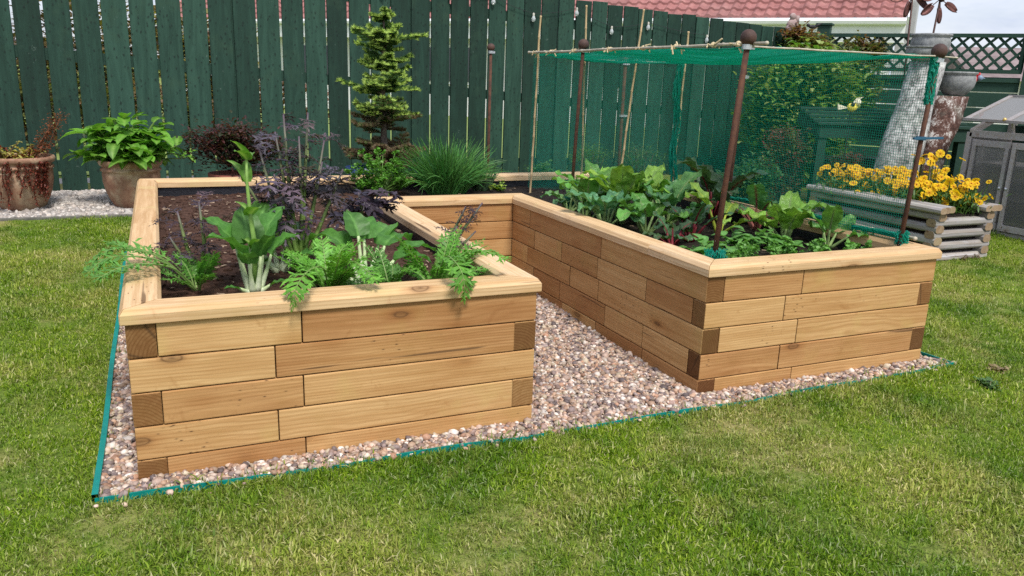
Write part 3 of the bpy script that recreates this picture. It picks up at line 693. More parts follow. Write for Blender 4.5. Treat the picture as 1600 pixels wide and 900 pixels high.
def mustard(x,y,label,stems,nl,col,hl,spread=1.0,fine=.55):
    z=zs(x,y); e=empty('purple_mustard',(x,y,z)); tag(e,label,'mustard plant'); L=MB();S=MB()
    for tip in stems:
        a=Vector((x,y,z)); b=Vector(tip); mid=a.lerp(b,.5)+Vector((rnd.uniform(-.15,.15),rnd.uniform(-.1,.1),0)); P=[a,a.lerp(mid,.5),mid,mid.lerp(b,.5),b]
        Ln=(b-a).length; S.tube(P,[.10,.085,.07,.05,.03],6,0,[(.22,.36,.08),(.21,.34,.08),(.20,.30,.08),(.16,.20,.09),(.10,.07,.10)])
        for k in range(nl):
            t=rnd.uniform(hl,1.0); q=t*4; i=min(3,int(q)); p=P[i].lerp(P[i+1],q-i)
            az=rnd.uniform(0,6.28); ll=rnd.uniform(.7,1.5)*spread*(1.15-.4*t); Q=arc(p,az,R(rnd.uniform(5,60)),ll,rnd.uniform(.9,2.0),6)
            lobed(L,Q,ll*.85,vj(col,.35,.15),(.11,.08,.10),4,t0=.25,ribw=.022,fine=fine)
    L.build('leaves',M['leaf'],e); S.build('stems',M['stemv'],e,smooth=True)
mustard(5.6,6.2,'tall dark purple mustard going to seed in the middle of the left arm',
  [(4.4,6.6,8.6),(5.3,6.9,9.8),(6.1,6.6,9.9),(4.8,6.2,7.8),(6.7,6.9,8.9),(5.7,6.2,9.1),(3.6,6.3,8.0),(7.3,6.6,7.9),(5.0,7.0,9.2),(6.5,6.3,8.2)],10,(.12,.095,.13),.50,1.1,.6)
mustard(2.2,6.0,'thin purple mustard stem leaning beside the outer left wall',[(1.6,6.2,6.6),(2.3,6.2,6.9),(1.3,5.8,5.8)],9,(.08,.055,.075),.40,.95,.5)
mustard(10.3,5.2,'wiry purple mustard seedhead arching over the notch side board',[(11.6,5.2,6.6),(12.3,5.3,6.7),(11.2,5.0,5.9),(11.9,4.9,5.7)],9,(.055,.035,.045),.4,.55)
mustard(9.0,11.5,'small purple mustard with drooping leaves halfway along the left arm',[(9.8,11.5,6.1),(9.0,11.6,6.3),(8.3,11.4,5.9)],8,(.07,.055,.085),.45,1.3,1.2)

def parsley(x,y,label,n=60,hh=2.2,rr=1.3,col=(.09,.25,.025),name='parsley',cat='parsley plant'):
    z=zs(x,y) if 0<y<D else zg(y); e=empty(name,(x,y,z)); tag(e,label,cat); L=MB()
    for i in range(n):
        az=rnd.uniform(0,6.28); q=rnd.random()**.6; el=PI/2-q*1.0; ln=hh*rnd.uniform(.5,1.0)*(1 if q<.6 else .85)
        P=arc((x+rnd.uniform(-.3,.3)*rr,y+rnd.uniform(-.3,.3)*rr,z),az,el,ln,rnd.uniform(.1,.7),5); L.tube(P,.025,4,0,(.16,.30,.07),False)
        for k in range(3):
            p=P[-1-k//2]; V=[];F=[];C=[]
            for j in range(12):
                d=Vector((rnd.gauss(0,1),rnd.gauss(0,1),rnd.gauss(.3,.6))).normalized(); c0=p+d*rnd.uniform(.03,.22)*rr*.9; nrm=Vector((rnd.gauss(0,.6),rnd.gauss(0,.6),1)).normalized(); _,s,u=frame(nrm,(1,.1,0)); s2=rnd.uniform(.05,.11)
                kk=len(V); a0=rnd.uniform(0,6)
                for m_ in range(5): a=a0+m_*1.2566; V.append(c0+(s*math.cos(a)+u*math.sin(a))*s2*rnd.uniform(.6,1.3)+nrm*rnd.uniform(-.03,.03))
                F.append(tuple(range(kk,kk+5))); C+= [vj(col,.3)]*5
            L.add(V,F,0,C)
    L.build('foliage',M['leaf'],e)
parsley(13.6,25.4,'bushy bright green parsley at the back of the left arm',85,2.9,1.3)
def chives(x,y,rx,n,hh,label,name='chives',cat='chives',col=(.055,.19,.035),bend=1.2,wd_=.05):
    z=zs(x,y) if 0<y<D else zg(y); e=empty(name,(x,y,z)); tag(e,label,cat); L=MB()
    for i in range(n):
        az=rnd.uniform(0,6.28); q=rnd.random()**.7; px=x+math.cos(az)*q*rx; py=y+math.sin(az)*q*rx*.5
        a2=math.atan2((py-y)*2,px-x)+rnd.gauss(0,.7); ln=hh*rnd.uniform(.6,1.15); P=arc((px,py,z),a2,R(88-q*28+rnd.gauss(0,6)),ln,rnd.uniform(0,bend)*(.3+q),6)
        c=vj(col,.35,.2); L.tube(P,[wd_*.5,wd_*.5,wd_*.48,wd_*.42,wd_*.35,wd_*.25,wd_*.08],3,0,c,False)
    L.build('foliage',M['leaf'],e)
chives(17.7,25.0,1.2,650,3.5,'large grassy chives clump behind the notch, green spiky fountain',col=(.11,.30,.07),bend=1.5,wd_=.065)
chives(20.3,25.6,.55,190,2.1,'smaller silvery lavender tuft beside the chives clump','lavender','lavender plant',(.10,.17,.09),.3,.05)
def small_leafy(x,y,label,n=22,hh=.8,lf=.35,col=(.25,.35,.05),name='oregano',cat='herb'):
    z=zs(x,y) if 0<y<D else zg(y); e=empty(name,(x,y,z)); tag(e,label,cat); L=MB()
    for i in range(n):
        az=rnd.uniform(0,6.28); P=arc((x,y,z),az,R(rnd.uniform(25,85) if y>0 else rnd.uniform(8,40)),hh*rnd.uniform(.5,1),.6,4); L.tube(P,.02,4,0,(.15,.26,.05),False)
        for p in P[1:]:
            Q=arc(p,rnd.uniform(0,6.28),R(rnd.uniform(0,50)),lf*rnd.uniform(.6,1.1),.8,4); blade(L,Q,lf*.6,vj(col,.25),tuple(v*1.3 for v in col),'oval',.02,.3,1)
    L.build('foliage',M['leaf'],e,smooth=True)
small_leafy(21.2,25.0,'tiny yellow green herb at the foot of the lavender tuft')

# right arm: chard, beet and seedlings
CH=(.15,.37,.07); CHD=(.10,.27,.085); CHL=(.28,.50,.08)
def chard(x,y,label,n,ln,wd_,col,stalk,name='chard',cat='chard plant',el=(45,86),ruf=.10,pet=.8):
    z=zs(x,y); e=empty(name,(x,y,z)); tag(e,label,cat); L=MB();S=MB(); a0=rnd.uniform(0,6)
    for i in range(max(5,int(n*.8))):
        az=a0+i*2.4+rnd.uniform(-.3,.3); e1=R(rnd.uniform(*el)); pl=pet*ln*rnd.uniform(.6,1.0); P=arc((x+.12*math.cos(az),y+.12*math.sin(az),z),az,e1,pl,rnd.uniform(-.1,.3),4)
        S.tube(P,[.09,.08,.07,.06,.05],6,0,vj(stalk,.2))
        Q=arc(P[-1],az,e1-.2,ln*rnd.uniform(.75,1.15),rnd.uniform(.5,1.7),11); S.tube(Q[:9],[.05-.004*k for k in range(9)],4,0,vj(tuple(v*.85 for v in stalk),.1),False)
        blade(L,Q,wd_*rnd.uniform(.75,1.15),vj(col,.3,.12),tuple(lerp(a,b,.5) for a,b in zip(col,stalk)),rnd.choice(['spade','long','oval']),ruf,.2,4)
    L.build('leaves',M['crinkle'],e,smooth=True); S.build('stalks',M['stemv'],e,smooth=True)
YS=(.30,.42,.10); RS=(.20,.02,.03); GS=(.26,.38,.14)
for a in [
 (22.0,16.6,'dusty green spinach beet nearest the cane at the back of the netted arm',9,1.2,.85,(.14,.30,.12),GS),
 (23.9,16.2,'chard in the second row back with broad pale green leaves',9,1.9,1.3,CH,GS),
 (21.5,13.6,'leafy chard against the inner board behind the second rusty pole',11,1.9,1.3,CH,GS),
 (23.0,12.6,'tallest glossy bright chard in the netted arm, one leaf standing upright',10,2.3,1.4,CHL,GS),
 (25.2,14.2,'round leaved chard at the back row middle, lime and deep green',10,2.0,1.5,CHL,GS),
 (27.2,15.8,'large dome leaved chard at the rear beside the cane seam of the net',8,2.1,1.7,CH,GS),
 (21.0,10.8,'blue green chard leaning on the notch side cap board',10,1.6,1.3,(.12,.30,.13),GS),
 (22.6,9.6,'crinkled chard with pale midribs in the middle row',10,1.7,1.2,CH,GS),
 (25.0,11.2,'dark crinkled chard in the centre of the netted arm',11,1.9,1.3,CHD,GS),
 (24.0,7.9,'beetroot with wine red stalks beside the lime stemmed chard',11,1.3,.85,(.06,.14,.06),RS),
 (22.3,6.9,'beetroot with red stalks close to the notch side cap board',8,1.1,.8,(.075,.16,.06),RS),
 (26.4,8.8,'upright lime stemmed chard near the front right of the netted arm',7,1.7,.9,CHL,(.42,.50,.06)),
 (28.6,12.2,'tall dark red veined chard behind the tallest rusty pole',10,2.5,1.5,(.055,.12,.055),RS),
 (29.3,9.5,'ragged chard tuft rising against the far right wall',7,1.6,1.0,CHD,(.30,.10,.08)),
 (28.4,6.4,'glossy broad leaved chard standing alone by the right wall',9,1.7,1.35,CHL,GS),
 (29.3,4.6,'drooping chard leaning over the right hand cap board',7,1.5,1.2,CH,GS)]:
    nm='beetroot' if a[2].startswith('beetroot') else 'chard'
    chard(*a,name=nm,cat=nm+' plant',el=(38,84) if 'tall' not in a[2] else (62,88))
for (x,y,lb) in [(24.1,4.2,'carrot seedlings in front of the lime stemmed chard'),(25.6,3.6,'ferny carrot seedlings behind the middle of the right front board'),(27.2,3.0,'ferny carrot tops near the right front corner pole'),(28.8,2.4,'small carrot tops tucked in the right front corner'),(23.0,3.1,'low ferny seedlings near the base of the tallest rusty pole')]:
    parsley(x,y,lb,11,.9,.9,(.16,.36,.08),'carrot_top','carrot plant')
for (x,y,lb) in [(25.0,5.6,'small round leaved seedling between carrots and beetroot'),(26.8,5.2,'pair of young round leaves before the standalone chard'),(22.4,4.4,'young leafy seedling at the notch side corner')]:
    small_leafy(x,y,lb,14,1.2,.75,(.13,.30,.08),'seedling','seedling')

for (x,y,lb,c) in [(31.0,-3.0,'dark flat weed rosette in the lawn off the far right corner of the edging',(.08,.16,.05)),(33.2,-1.9,'wilted brown weed tuft lying in the lawn past the gravel corner',(.26,.20,.11))]:
    small_leafy(x,y,lb,18,.45,.33,c,'weed','weed')
# ------------------------------------------------------------------ netted cage
def pole(b,tp,label,name='rusty_pole',r=.13,br=.30,cl=None):
    e=empty(name,b); tag(e,label,'garden pole','rusty poles with ball tops'); m=MB(); b=Vector(b); tp=Vector(tp); m.tube([b+Vector((0,0,-.3)),b.lerp(tp,.5),tp-Vector((0,0,.1))],r,10); m.build('pole',M['rust'],e,smooth=True)
    m=MB(); m.ball(tp,br,n=22); m.build('ball_finial',M['rustball'],e,smooth=True)
    m=MB(); c=tp-(tp-b).normalized()*(br+.12); m.tube([c,c+Vector((0,0,.18))],r*1.7,10); m.box(c+Vector((r*1.9,-.05,.08)),(.16,.1,.14)); m.build('clamp',M['clamp'],e)
    for t_ in (cl or []):
        m=MB(); c=b.lerp(tp,t_); m.tube([c,c+Vector((0,0,.16))],r*1.8,8); m.box(c+Vector((.25,-.1,.08)),(.3,.12,.12)); m.build('clamp',M['clamp'],e)
PA=((20.75,2.0,4.15),(21.36,2.0,13.05)); PB=((22.6,17.5,4.15),(22.9,17.5,13.25)); PC_=((29.9,1.25,4.15),(30.45,1.25,12.95)); PF=((29.3,12,4.15),(29.55,12,12.0))
pole(*PA,'tallest looking rusty ball topped pole in the front corner beside the notch',r=.11,br=.30)
pole(*PB,'rusty ball topped pole rising behind the notch side cap board',r=.095)
pole(*PC_,'rusty ball topped pole at the outer right front corner of the net',r=.10,br=.31)
pole(*PF,'rusty pole on the right wall half hidden behind the tallest one',r=.10,br=.16)
pole((32.8,29.2,1),(32.8,29.2,12.9),'rusty pole beyond the bed, seen through the left net, zinc clamp halfway',r=.12,br=.22,cl=[.66])
pole((22.1,29,1),(22.1,29,13.3),'slim rusty pole with white clip standing outside the net before the fence',r=.10,br=.27)
def cane(a,b,label,r=.075,name='bamboo_cane',m_='bamboo',g='bamboo canes of the netting cage'):
    a=Vector(a);b=Vector(b); n=9; P=[];rr=[]
    for i in range(n+1):
        p=a.lerp(b,i/n)+Vector((rnd.uniform(-.03,.03),rnd.uniform(-.03,.03),rnd.uniform(-.02,.02)))
        for q,k in ((-.06,.95),(0,1.28),(.06,.95)): P.append(p+(b-a).normalized()*q); rr.append(r*k*(1-.2*i/n))
    m=MB(); m.tube(P,rr,7); return tag(m.build(name,M[m_],origin=tuple(a),smooth=True),label,'bamboo cane',g)
cane((23.2,24.2,4.1),(23.42,24.2,15.1),'upright bamboo cane nearest the uncovered end, left of the first pole')
cane((26.3,23.0,4.1),(25.95,23.0,15.8),'upright bamboo cane just behind the first ball topped pole')
cane((27.0,19.6,5.0),(28.2,20.0,15.5),'long slanting bamboo cane leaning right against the fence behind')
cane((29.85,18.0,4.4),(30.1,18.0,14.3),'short topped bamboo cane at the gathered net seam')
cane((23.2,25.2,12.95),(21.45,1.1,12.85),'grey horizontal cane with twine knots along the cage front top',.08,m_='canegray')
cane((25.75,23.1,12.6),(29.8,18,12.55),'thin horizontal cane along the rear top of the cage',.05,m_='canegray')
cane((21.3,1.9,12.75),(31.3,1.1,12.75),'horizontal cane linking the two front ball topped poles',.04,m_='canegray')
cane((30.6,1.0,5.25),(31.2,12,5.2),'netting batten cane lying on the right wall cap board',.08,m_='canegray')
# twine knots along the front cane
kn=empty('twine_knots',(22,12,12.8)); tag(kn,'jute twine knots tying net to the long grey cane','twine')
for t_ in (.05,.15,.3,.48,.62,.74,.86,.93):
    p=Vector((23.2,25.2,12.95)).lerp(Vector((21.45,1.1,12.85)),t_); m=MB()
    for k in range(5):
        a=rnd.uniform(0,6.28); m.tube([p+Vector((0,0,-.08)),p+Vector((.12*math.cos(a),.35*math.sin(a),rnd.uniform(-.05,.12))),p+Vector((.2*math.cos(a+1),.5*math.sin(a+.6),rnd.uniform(-.35,.25)))],.035,4)
    m.ball(p,.12,n=8,jit=.2); m.build('knot',M['twine'],kn)
net=empty('garden_net',(25,10,4.2)); tag(net,'fine green netting draped over the cane cage of the right arm','netting')
def netpanel(name,A,B,C,D_,nu,nv,sag=.12,th=.0092,diag=False,sagv=None,double=1,seed=1):
    """A-B bottom edge, D-C top edge; threads as thin three sided cords"""
    A,B,C,D_=map(np.array,(A,B,C,D_)); nrm=np.cross(B-A,D_-A); nrm=nrm/np.linalg.norm(nrm)
    if sagv is not None: nrm=np.array(sagv,float)
    def S(u,v):
        p=(A*(1-u)+B*u)*(1-v)+(D_*(1-u)+C*u)*v
        b=sag*(4*u*(1-u))*(1-v*.6)*math.sin(PI*min(1,max(0,v))) + .10*noise.noise((u*5,v*3,seed))+.05*noise.noise((u*13,v*9,seed+4))
        ed=.10*noise.noise((u*9,7,seed))*(1-v)
        return p+nrm*b+np.array((0,0,1))*(.05*noise.noise((u*7,v*5,seed+9))+ed)
    V=[];F=[]
    def thread(uv):
        k=None; pts=[S(*q) for q in uv]
        for i,p in enumerate(pts):
            d=pts[min(i+1,len(pts)-1)]-pts[max(i-1,0)]; d=d/ (np.linalg.norm(d)+1e-9); a=np.cross(d,nrm); na=np.linalg.norm(a); a=a/na if na>1e-6 else np.array((1,0,0)); b=np.cross(d,a)
            base=len(V)
            for j in range(3): an=2*PI*j/3; V.append(p+(a*math.cos(an)+b*math.sin(an))*th)
            if i: 
                for j in range(3): F.append((base-3+j,base-3+(j+1)%3,base+(j+1)%3,base+j))
    sg=14
    if not diag:
        for i in range(nu+1): u=i/nu; thread([(u,j/sg) for j in range(sg+1)])
        for i in range(nv+1): v=i/nv; thread([(j/sg,v) for j in range(sg+1)])
    else:
        Lx=np.linalg.norm(B-A); Ly=np.linalg.norm(D_-A); r=Ly/Lx
        for sgn in (1,-1):
            for i in range(int(nu*(1+r))+1):
                u0=(i/nu-r) if sgn>0 else i/nu
                # line u=u0+sgn*r*v
                va=0;vb=1
                pts=[]
                for j in range(sg+1):
                    v=j/sg; u=u0+sgn*r*v
                    pts.append((u,v))
                seg=[]
                lo=max(0,(0-u0)/(sgn*r)) if sgn>0 else max(0,(u0-1)/r); hi=min(1,(1-u0)/r) if sgn>0 else min(1,u0/r)
                if hi-lo<.01: continue
                n_=max(2,int(sg*(hi-lo))); thread([(min(1,max(0,u0+sgn*r*(lo+(hi-lo)*j/n_))),lo+(hi-lo)*j/n_) for j in range(n_+1)])
    me=bulk(name,np.array(V),np.array(F),(0,.3,.2),M['net']); me.parent=net; me.location=-Vector(net['_o'])*U; return me
a0=(20.9,1.9,4.75); b0=(22.6,17.5,4.5); c0=(23.25,24.8,4.4); a1=(21.3,1.9,12.75); b1=(22.85,17.5,12.9); c1=(23.35,24.8,12.85)
f0=(30.15,1.3,5.0); f1=(30.4,1.2,12.7); s0=(30.0,18,5.3); s1=(29.8,18,12.5); e0=(26.2,23,4.4); e1=(25.9,23,12.55)
netpanel('net_panel',c0,e0,e1,c1,28,68,.05,diag=True,seed=2)
netpanel('net_panel',f0,s0,s1,f1,150,68,-.35,seed=4)
netpanel('net_panel',s0,e0,e1,s1,50,68,.1,diag=True,seed=5)
netpanel('net_top_panel',a1,f1,s1,b1,80,140,-.5,sagv=(0,0,1),seed=6,th=.0125)
netpanel('net_top_panel',b1,s1,e1,c1,60,50,-.25,sagv=(0,0,1),seed=7,th=.0125)
# gathered folds of net: at the seam cane, at pole feet and along the right cap
def gather(P,r,n,seed):
    V=MB(); rg=random.Random(seed)
    for k in range(n):
        a=rg.uniform(0,6.28); pts=[]
        for i,p in enumerate(P):
            a+=rg.uniform(-.6,.6); q=r*rg.uniform(.3,1.0); pts.append(Vector(p)+Vector((math.cos(a)*q,math.sin(a)*q,rg.uniform(-.1,.1))))
        V.tube(pts,.016,3,0,(0,.3,.2),False)
    o=V.build('net_fold',M['net'],net); return o
gather([lerp(Vector(s0)+Vector((0,0,-.6)),Vector(s1),i/14)+Vector((-.15+.1*math.sin(i),0,0)) for i in range(15)],.26,42,1)
gather([Vector((20.8,1.9,4.25+i*.12)) for i in range(8)],.5,60,2)
gather([Vector((22.5,17.4,4.2+i*.15)) for i in range(6)],.35,60,3)
gather([Vector((30.1,1.3,5.0+i*.1)) for i in range(6)],.3,60,4)
gather([Vector((30.35+.25*i/22,1.3+i*.75,5.22+.06*math.sin(i))) for i in range(23)],.2,60,5)
gather([Vector((30.35,1.3,10.9+i*.15)) for i in range(14)],.20,70,6)
m=MB()
for i in range(1): m.tube([(30.2,1.25,9.4),(30.2,1.25,9.55)],.2,8); m.bar((29.6,1.1,9.48),(31.3,1.1,9.5),.1,.09)
tag(m.build('blue_strap',M['bluestrap'],origin=(30.2,1.25,9.4)),'dark blue tie strap around the outer right corner pole','strap')

# ------------------------------------------------------------------ timber fence
FA=R(3.98); fo=Vector((-8.23,50,0)); fd=Vector((math.cos(FA),math.sin(FA),0)); fn=Vector((-fd.y,fd.x,0))
def fp(s,z,off=0): p=fo+fd*s+fn*off; return Vector((p.x,p.y,z))
def ftop(x): return 19.3-.040*(x-43.6)
fence=empty('slatted_fence',tuple(fp(0,zg(50)))); tag(fence,'tall dark green fence of vertical boards with narrow gaps, fairy bulbs on it','fence')
pitch=1.985; s0_=-34*1.0
k0=-16
for k in range(k0,43):
    s=k*pitch+pitch/2; x=fp(s,0).x
    if x>76.5: break
    m=MB(); wd_=1.82+rnd.uniform(-.03,.03); tp=ftop(x)+rnd.uniform(-.12,.12); bt=zg(50)+rnd.uniform(.0,.22); tilt=rnd.uniform(-.05,.05)
    a=fp(s-wd_/2,bt); b=fp(s+wd_/2,bt); c=fp(s+wd_/2+tilt,tp); d=fp(s-wd_/2+tilt,tp+rnd.uniform(-.04,.04)); o_=fn*.22
    m.add([a,b,c,d,a+o_,b+o_,c+o_,d+o_],[(0,1,2,3),(5,4,7,6),(1,5,6,2),(4,0,3,7),(3,2,6,7),(4,5,1,0)])
    m.build('board',M['fence'],fence,origin=tuple(fp(s,bt)),bevel=.03,seg=1)
def rz_(x): return 12.2-.055*(x+8)
for (f,z_) in ((rz_,None),(lambda x:3.4-.01*(x+8),None),(lambda x:ftop(x)-2.2,None)):
    m=MB(); x0,x1=-38,85; a=fp(x0+8,f(x0),.42); b=fp(x1-(0),f(x1),.42); m.bar(a,b,.4,.9); m.build('rail',M['greenboard'],fence)
for s in (-34,-15.2,17.2-0.9*1-.2,32.2,48.5,66,84):
    m=MB(); x=fp(s,0).x; m.box(fp(s,(ftop(x)-.6)/2+.6,.75),(1.0,1.0,ftop(x)-.6),FA); m.build('post',M['greenboard'],fence)
# fairy light bulbs on a wire
lights=empty('string_lights',tuple(fp(30,18))); tag(lights,'string of clear glass bulbs hung along the top of the green fence','string lights')
bl=[(25.76,17.9),(29.9,18.2),(33.8,17.4),(38.3,18.1),(42.2,16.9),(46.6,17.6),(51.6,16.8),(56,16.6)]
pts=[]
bl=[]
Cc=Vector((1.2138,-22.4972,11.2746))
for (px,dz) in ((10.5,18.6),(15.6,18.9),(20.6,18.35)): bl.append((px,dz))
BX=[(27.32,18.60),(31.76,18.47),(36.24,17.18),(41.25,18.03),(45.66,16.48),(50.36,17.18),(58.6,16.3)]
bl+=BX
prev=None
for x,z in bl:
    s=(x-fo.x)/fd.x; p=fp(s,z,-.25); pts.append(p+Vector((0,0,.52)))
    m=MB(); m.lathe(p,[(.02,-.30),(.13,-.26),(.2,-.12),(.21,.02),(.15,.16),(.10,.26)],12); b=m.build('bulb',M['bulbglass'],lights,smooth=True)
    m=MB(); m.lathe(p,[(.10,.26),(.11,.28),(.11,.5),(.05,.56)],10); m.build('bulb_socket',M['silver'],lights)
m=MB(); Q=[]
for a,b in zip(pts,pts[1:]):
    for i in range(6): t_=i/6; Q.append(a.lerp(b,t_)+Vector((0,0,-.3*math.sin(PI*t_)*.6)))
Q.append(pts[-1]); m.tube(Q,.022,4); m.build('wire',M['blackiron'],lights)

# side fence with trellis top, from the corner post towards the right
T0=Vector((77.6,56.3,0)); T1=Vector((90.2,38.8,0)); td=(T1-T0).normalized(); TL=(T1-T0).length; tn=Vector((-td.y,td.x,0)); TA=math.atan2(td.y,td.x)
tf=empty('trellis_fence',tuple(T0+Vector((0,0,1)))); tag(tf,'dark green panel fence with diamond trellis top behind the stone bowls','fence')
def tp_(s,z,o=0): p=T0+td*s+tn*o; return Vector((p.x,p.y,z))
for s,zt in ((0,19.0),(TL+.9,19.6),(TL+20,19.6)):
    m=MB(); m.box(tp_(s,zt/2+.4),(1.5,1.3,zt-.8),TA); m.box(tp_(s,zt+.12),(1.9,1.7,.25),TA); m.build('post',M['greenboard'],tf,bevel=.05)
def panel(sa,sb):
    L=sb-sa; m=MB()
    for k in range(7): m.bar(tp_(sa,2.2+k*1.72,0),tp_(sb,2.2+k*1.72,0),.25,1.62)
    m.build('board_panel',M['greenboard'],tf,bevel=.04)
    m=MB()
    for z in (13.95,17.85,13.0): m.bar(tp_(sa,z,-.1),tp_(sb,z,-.1),.5,.42)
    for s in (sa+.2,sb-.2): m.bar(tp_(s,13.9,-.12),tp_(s,17.9,-.12),.4,.35)
    m.build('panel_frame',M['greenboard'],tf)
    m=MB(); z0,z1=14.1,17.7; hh=z1-z0; q=1.38
    for sg,oo in ((1,-.05),(-1,.06)):
        s=sa-hh
        while s<sb+hh:
            a_s,b_s=s,s+hh; za,zb=z0,z1
            if a_s<sa: za=z0+(sa-a_s); a_s=sa
            if b_s>sb: zb=z1-(b_s-sb); b_s=sb
            if a_s<b_s-.1:
                if sg<0: m.bar(tp_(sa+sb-a_s,za,oo),tp_(sa+sb-b_s,zb,oo),.30,.08,up=tuple(tn))
                else: m.bar(tp_(a_s,za,oo),tp_(b_s,zb,oo),.30,.08,up=tuple(tn))
            s+=q
    m.build('trellis',M['greenboard'],tf)
panel(.7,TL); panel(TL+1.8,TL+19)

# ------------------------------------------------------------------ pots by the fence
def pot(x,y,sc,label,name='terracotta_pot',m_='terra'):
    z=zg(y); e=empty(name,(x,y,z)); tag(e,label,'plant pot'); m=MB()
    m.lathe((x,y,z),[(1.15*sc,0),(1.35*sc,.25*sc),(1.62*sc,.75*sc),(1.84*sc,1.35*sc),(1.97*sc,2.0*sc),(1.98*sc,2.5*sc),(1.95*sc,2.75*sc),(2.08*sc,2.8*sc),(2.08*sc,2.95*sc),(1.97*sc,3.0*sc),(1.97*sc,3.12*sc),(2.12*sc,3.2*sc),(2.2*sc,3.42*sc),(2.12*sc,3.58*sc),(1.95*sc,3.55*sc),(1.85*sc,3.2*sc),(1.8*sc,3.0*sc)],40)
    m.build('pot_body',M[m_],e,smooth=True)
    m=MB(); m.lathe((x,y,z),[(1.84*sc,3.0*sc),(.5*sc,3.12*sc),(.05*sc,3.14*sc)],20); m.build('potting_soil',M['soil'],e)
    return z+3.1*sc
zt=pot(-.85,43.0,1.0,'terracotta pot of the big leafy hydrangea, tucked behind the bed corner')
e=empty('hydrangea',(-.85,43,zt)); tag(e,'lush bright green broad leaved hydrangea filling its terracotta pot','shrub'); L=MB();S=MB()
for i in range(80):
    az=rnd.uniform(0,6.28); q=rnd.random()**.6; el=R(89-q*66); ln=rnd.uniform(2.2,3.9)*(1-.16*q); P=arc((-.85+rnd.uniform(-.5,.5),43+rnd.uniform(-.5,.5),zt-.1),az,el,ln,rnd.uniform(.1,.5),5); S.tube(P,.05,5,0,(.13,.22,.05),False)
    for k in range(7):
        p=P[rnd.randint(2,5)]; Q=arc(p,rnd.uniform(0,6.28),R(rnd.uniform(-5,50)),rnd.uniform(1.0,1.8),rnd.uniform(.5,1.4),6); blade(L,Q,rnd.uniform(.65,1.05),vj((.14,.34,.04),.35),(.22,.40,.08),'oval',.02,.35,2)
L.build('leaves',M['leaf'],e,smooth=True); S.build('stems',M['stemv'],e)
zt=pot(-8.1,43.4,1.08,'terracotta pot at the far left, red trailers down its side')
e=empty('sedum',(-8.1,43.4,zt)); tag(e,'wilting yellow and rusty red trailing plant spilling from its pot','plant'); L=MB()
for i in range(60):
    az=rnd.uniform(0,6.28); P=arc((-8.1+rnd.uniform(-1,1),43.4+rnd.uniform(-1,1),zt-.1),az,R(rnd.uniform(30,85)),rnd.uniform(.7,1.9),.8,5); c=rnd.choice([(.42,.34,.06),(.30,.30,.05),(.22,.06,.03),(.45,.40,.12)])
    L.tube(P,.04,4,0,(.2,.1,.05),False)
    for p in P[1:]:
        for k in range(5): Q=arc(p,rnd.uniform(0,6.28),R(rnd.uniform(-20,50)),rnd.uniform(.2,.45),.6,3); blade(L,Q,.16,vj(c,.3),c,'oval',0,.2,1)
for i in range(16):     # red trailers over the rim
    az=R(rnd.uniform(-140,-20)); x0,y0=-8.1+2.3*math.cos(az),43.4+2.3*math.sin(az); P=[Vector((-8.1+1.5*math.cos(az),43.4+1.5*math.sin(az),zt)),Vector((x0,y0,zt+.5))]
    ln=rnd.uniform(1.0,3.2)
    for k in range(8): P.append(Vector((x0+.1*math.sin(k+i)-.035*k*math.cos(az),y0-.02*k,zt+.4-ln*(k+1)/8)))
    L.tube(P,.03,4,0,(.13,.03,.02),False)
    for p in P[2:]:
        for k in range(10): Q=arc(p+Vector((rnd.uniform(-.1,.1),rnd.uniform(-.1,.1),rnd.uniform(-.2,.2))),rnd.uniform(0,6.28),R(rnd.uniform(-60,30)),rnd.uniform(.12,.25),.3,2); blade(L,Q,.1,vj((.17,.035,.022),.4),(.2,.05,.03),'oval',0,.1,1)
for i in range(5):      # tall russet flower stalks
    P=arc((-7.0+rnd.uniform(-.6,.6),43.3,zt),R(rnd.uniform(20,110)),R(rnd.uniform(60,85)),rnd.uniform(2.8,4.2),rnd.uniform(.2,.9),7)
    L.tube(P,.035,4,0,(.2,.08,.04),False)
    for p in P[2:]:
        for k in range(26): d=Vector((rnd.gauss(0,.28),rnd.gauss(0,.28),rnd.gauss(0,.25))); Q=arc(p+d,rnd.uniform(0,6.28),R(rnd.uniform(-40,60)),rnd.uniform(.1,.22),.3,2); blade(L,Q,.11,vj((.20,.065,.035),.4),(.2,.08,.03),'oval',0,.1,1)
for k in range(3):
    P=arc((-8.6,43.2,zt),R(170+k*14),R(48-k*8),2.6,1.0,9)
    lobed(L,P,.8,(.28,.36,.06),(.3,.3,.08),12,fork=False,ribw=.03)
L.build('foliage',M['leaf'],e,smooth=True)

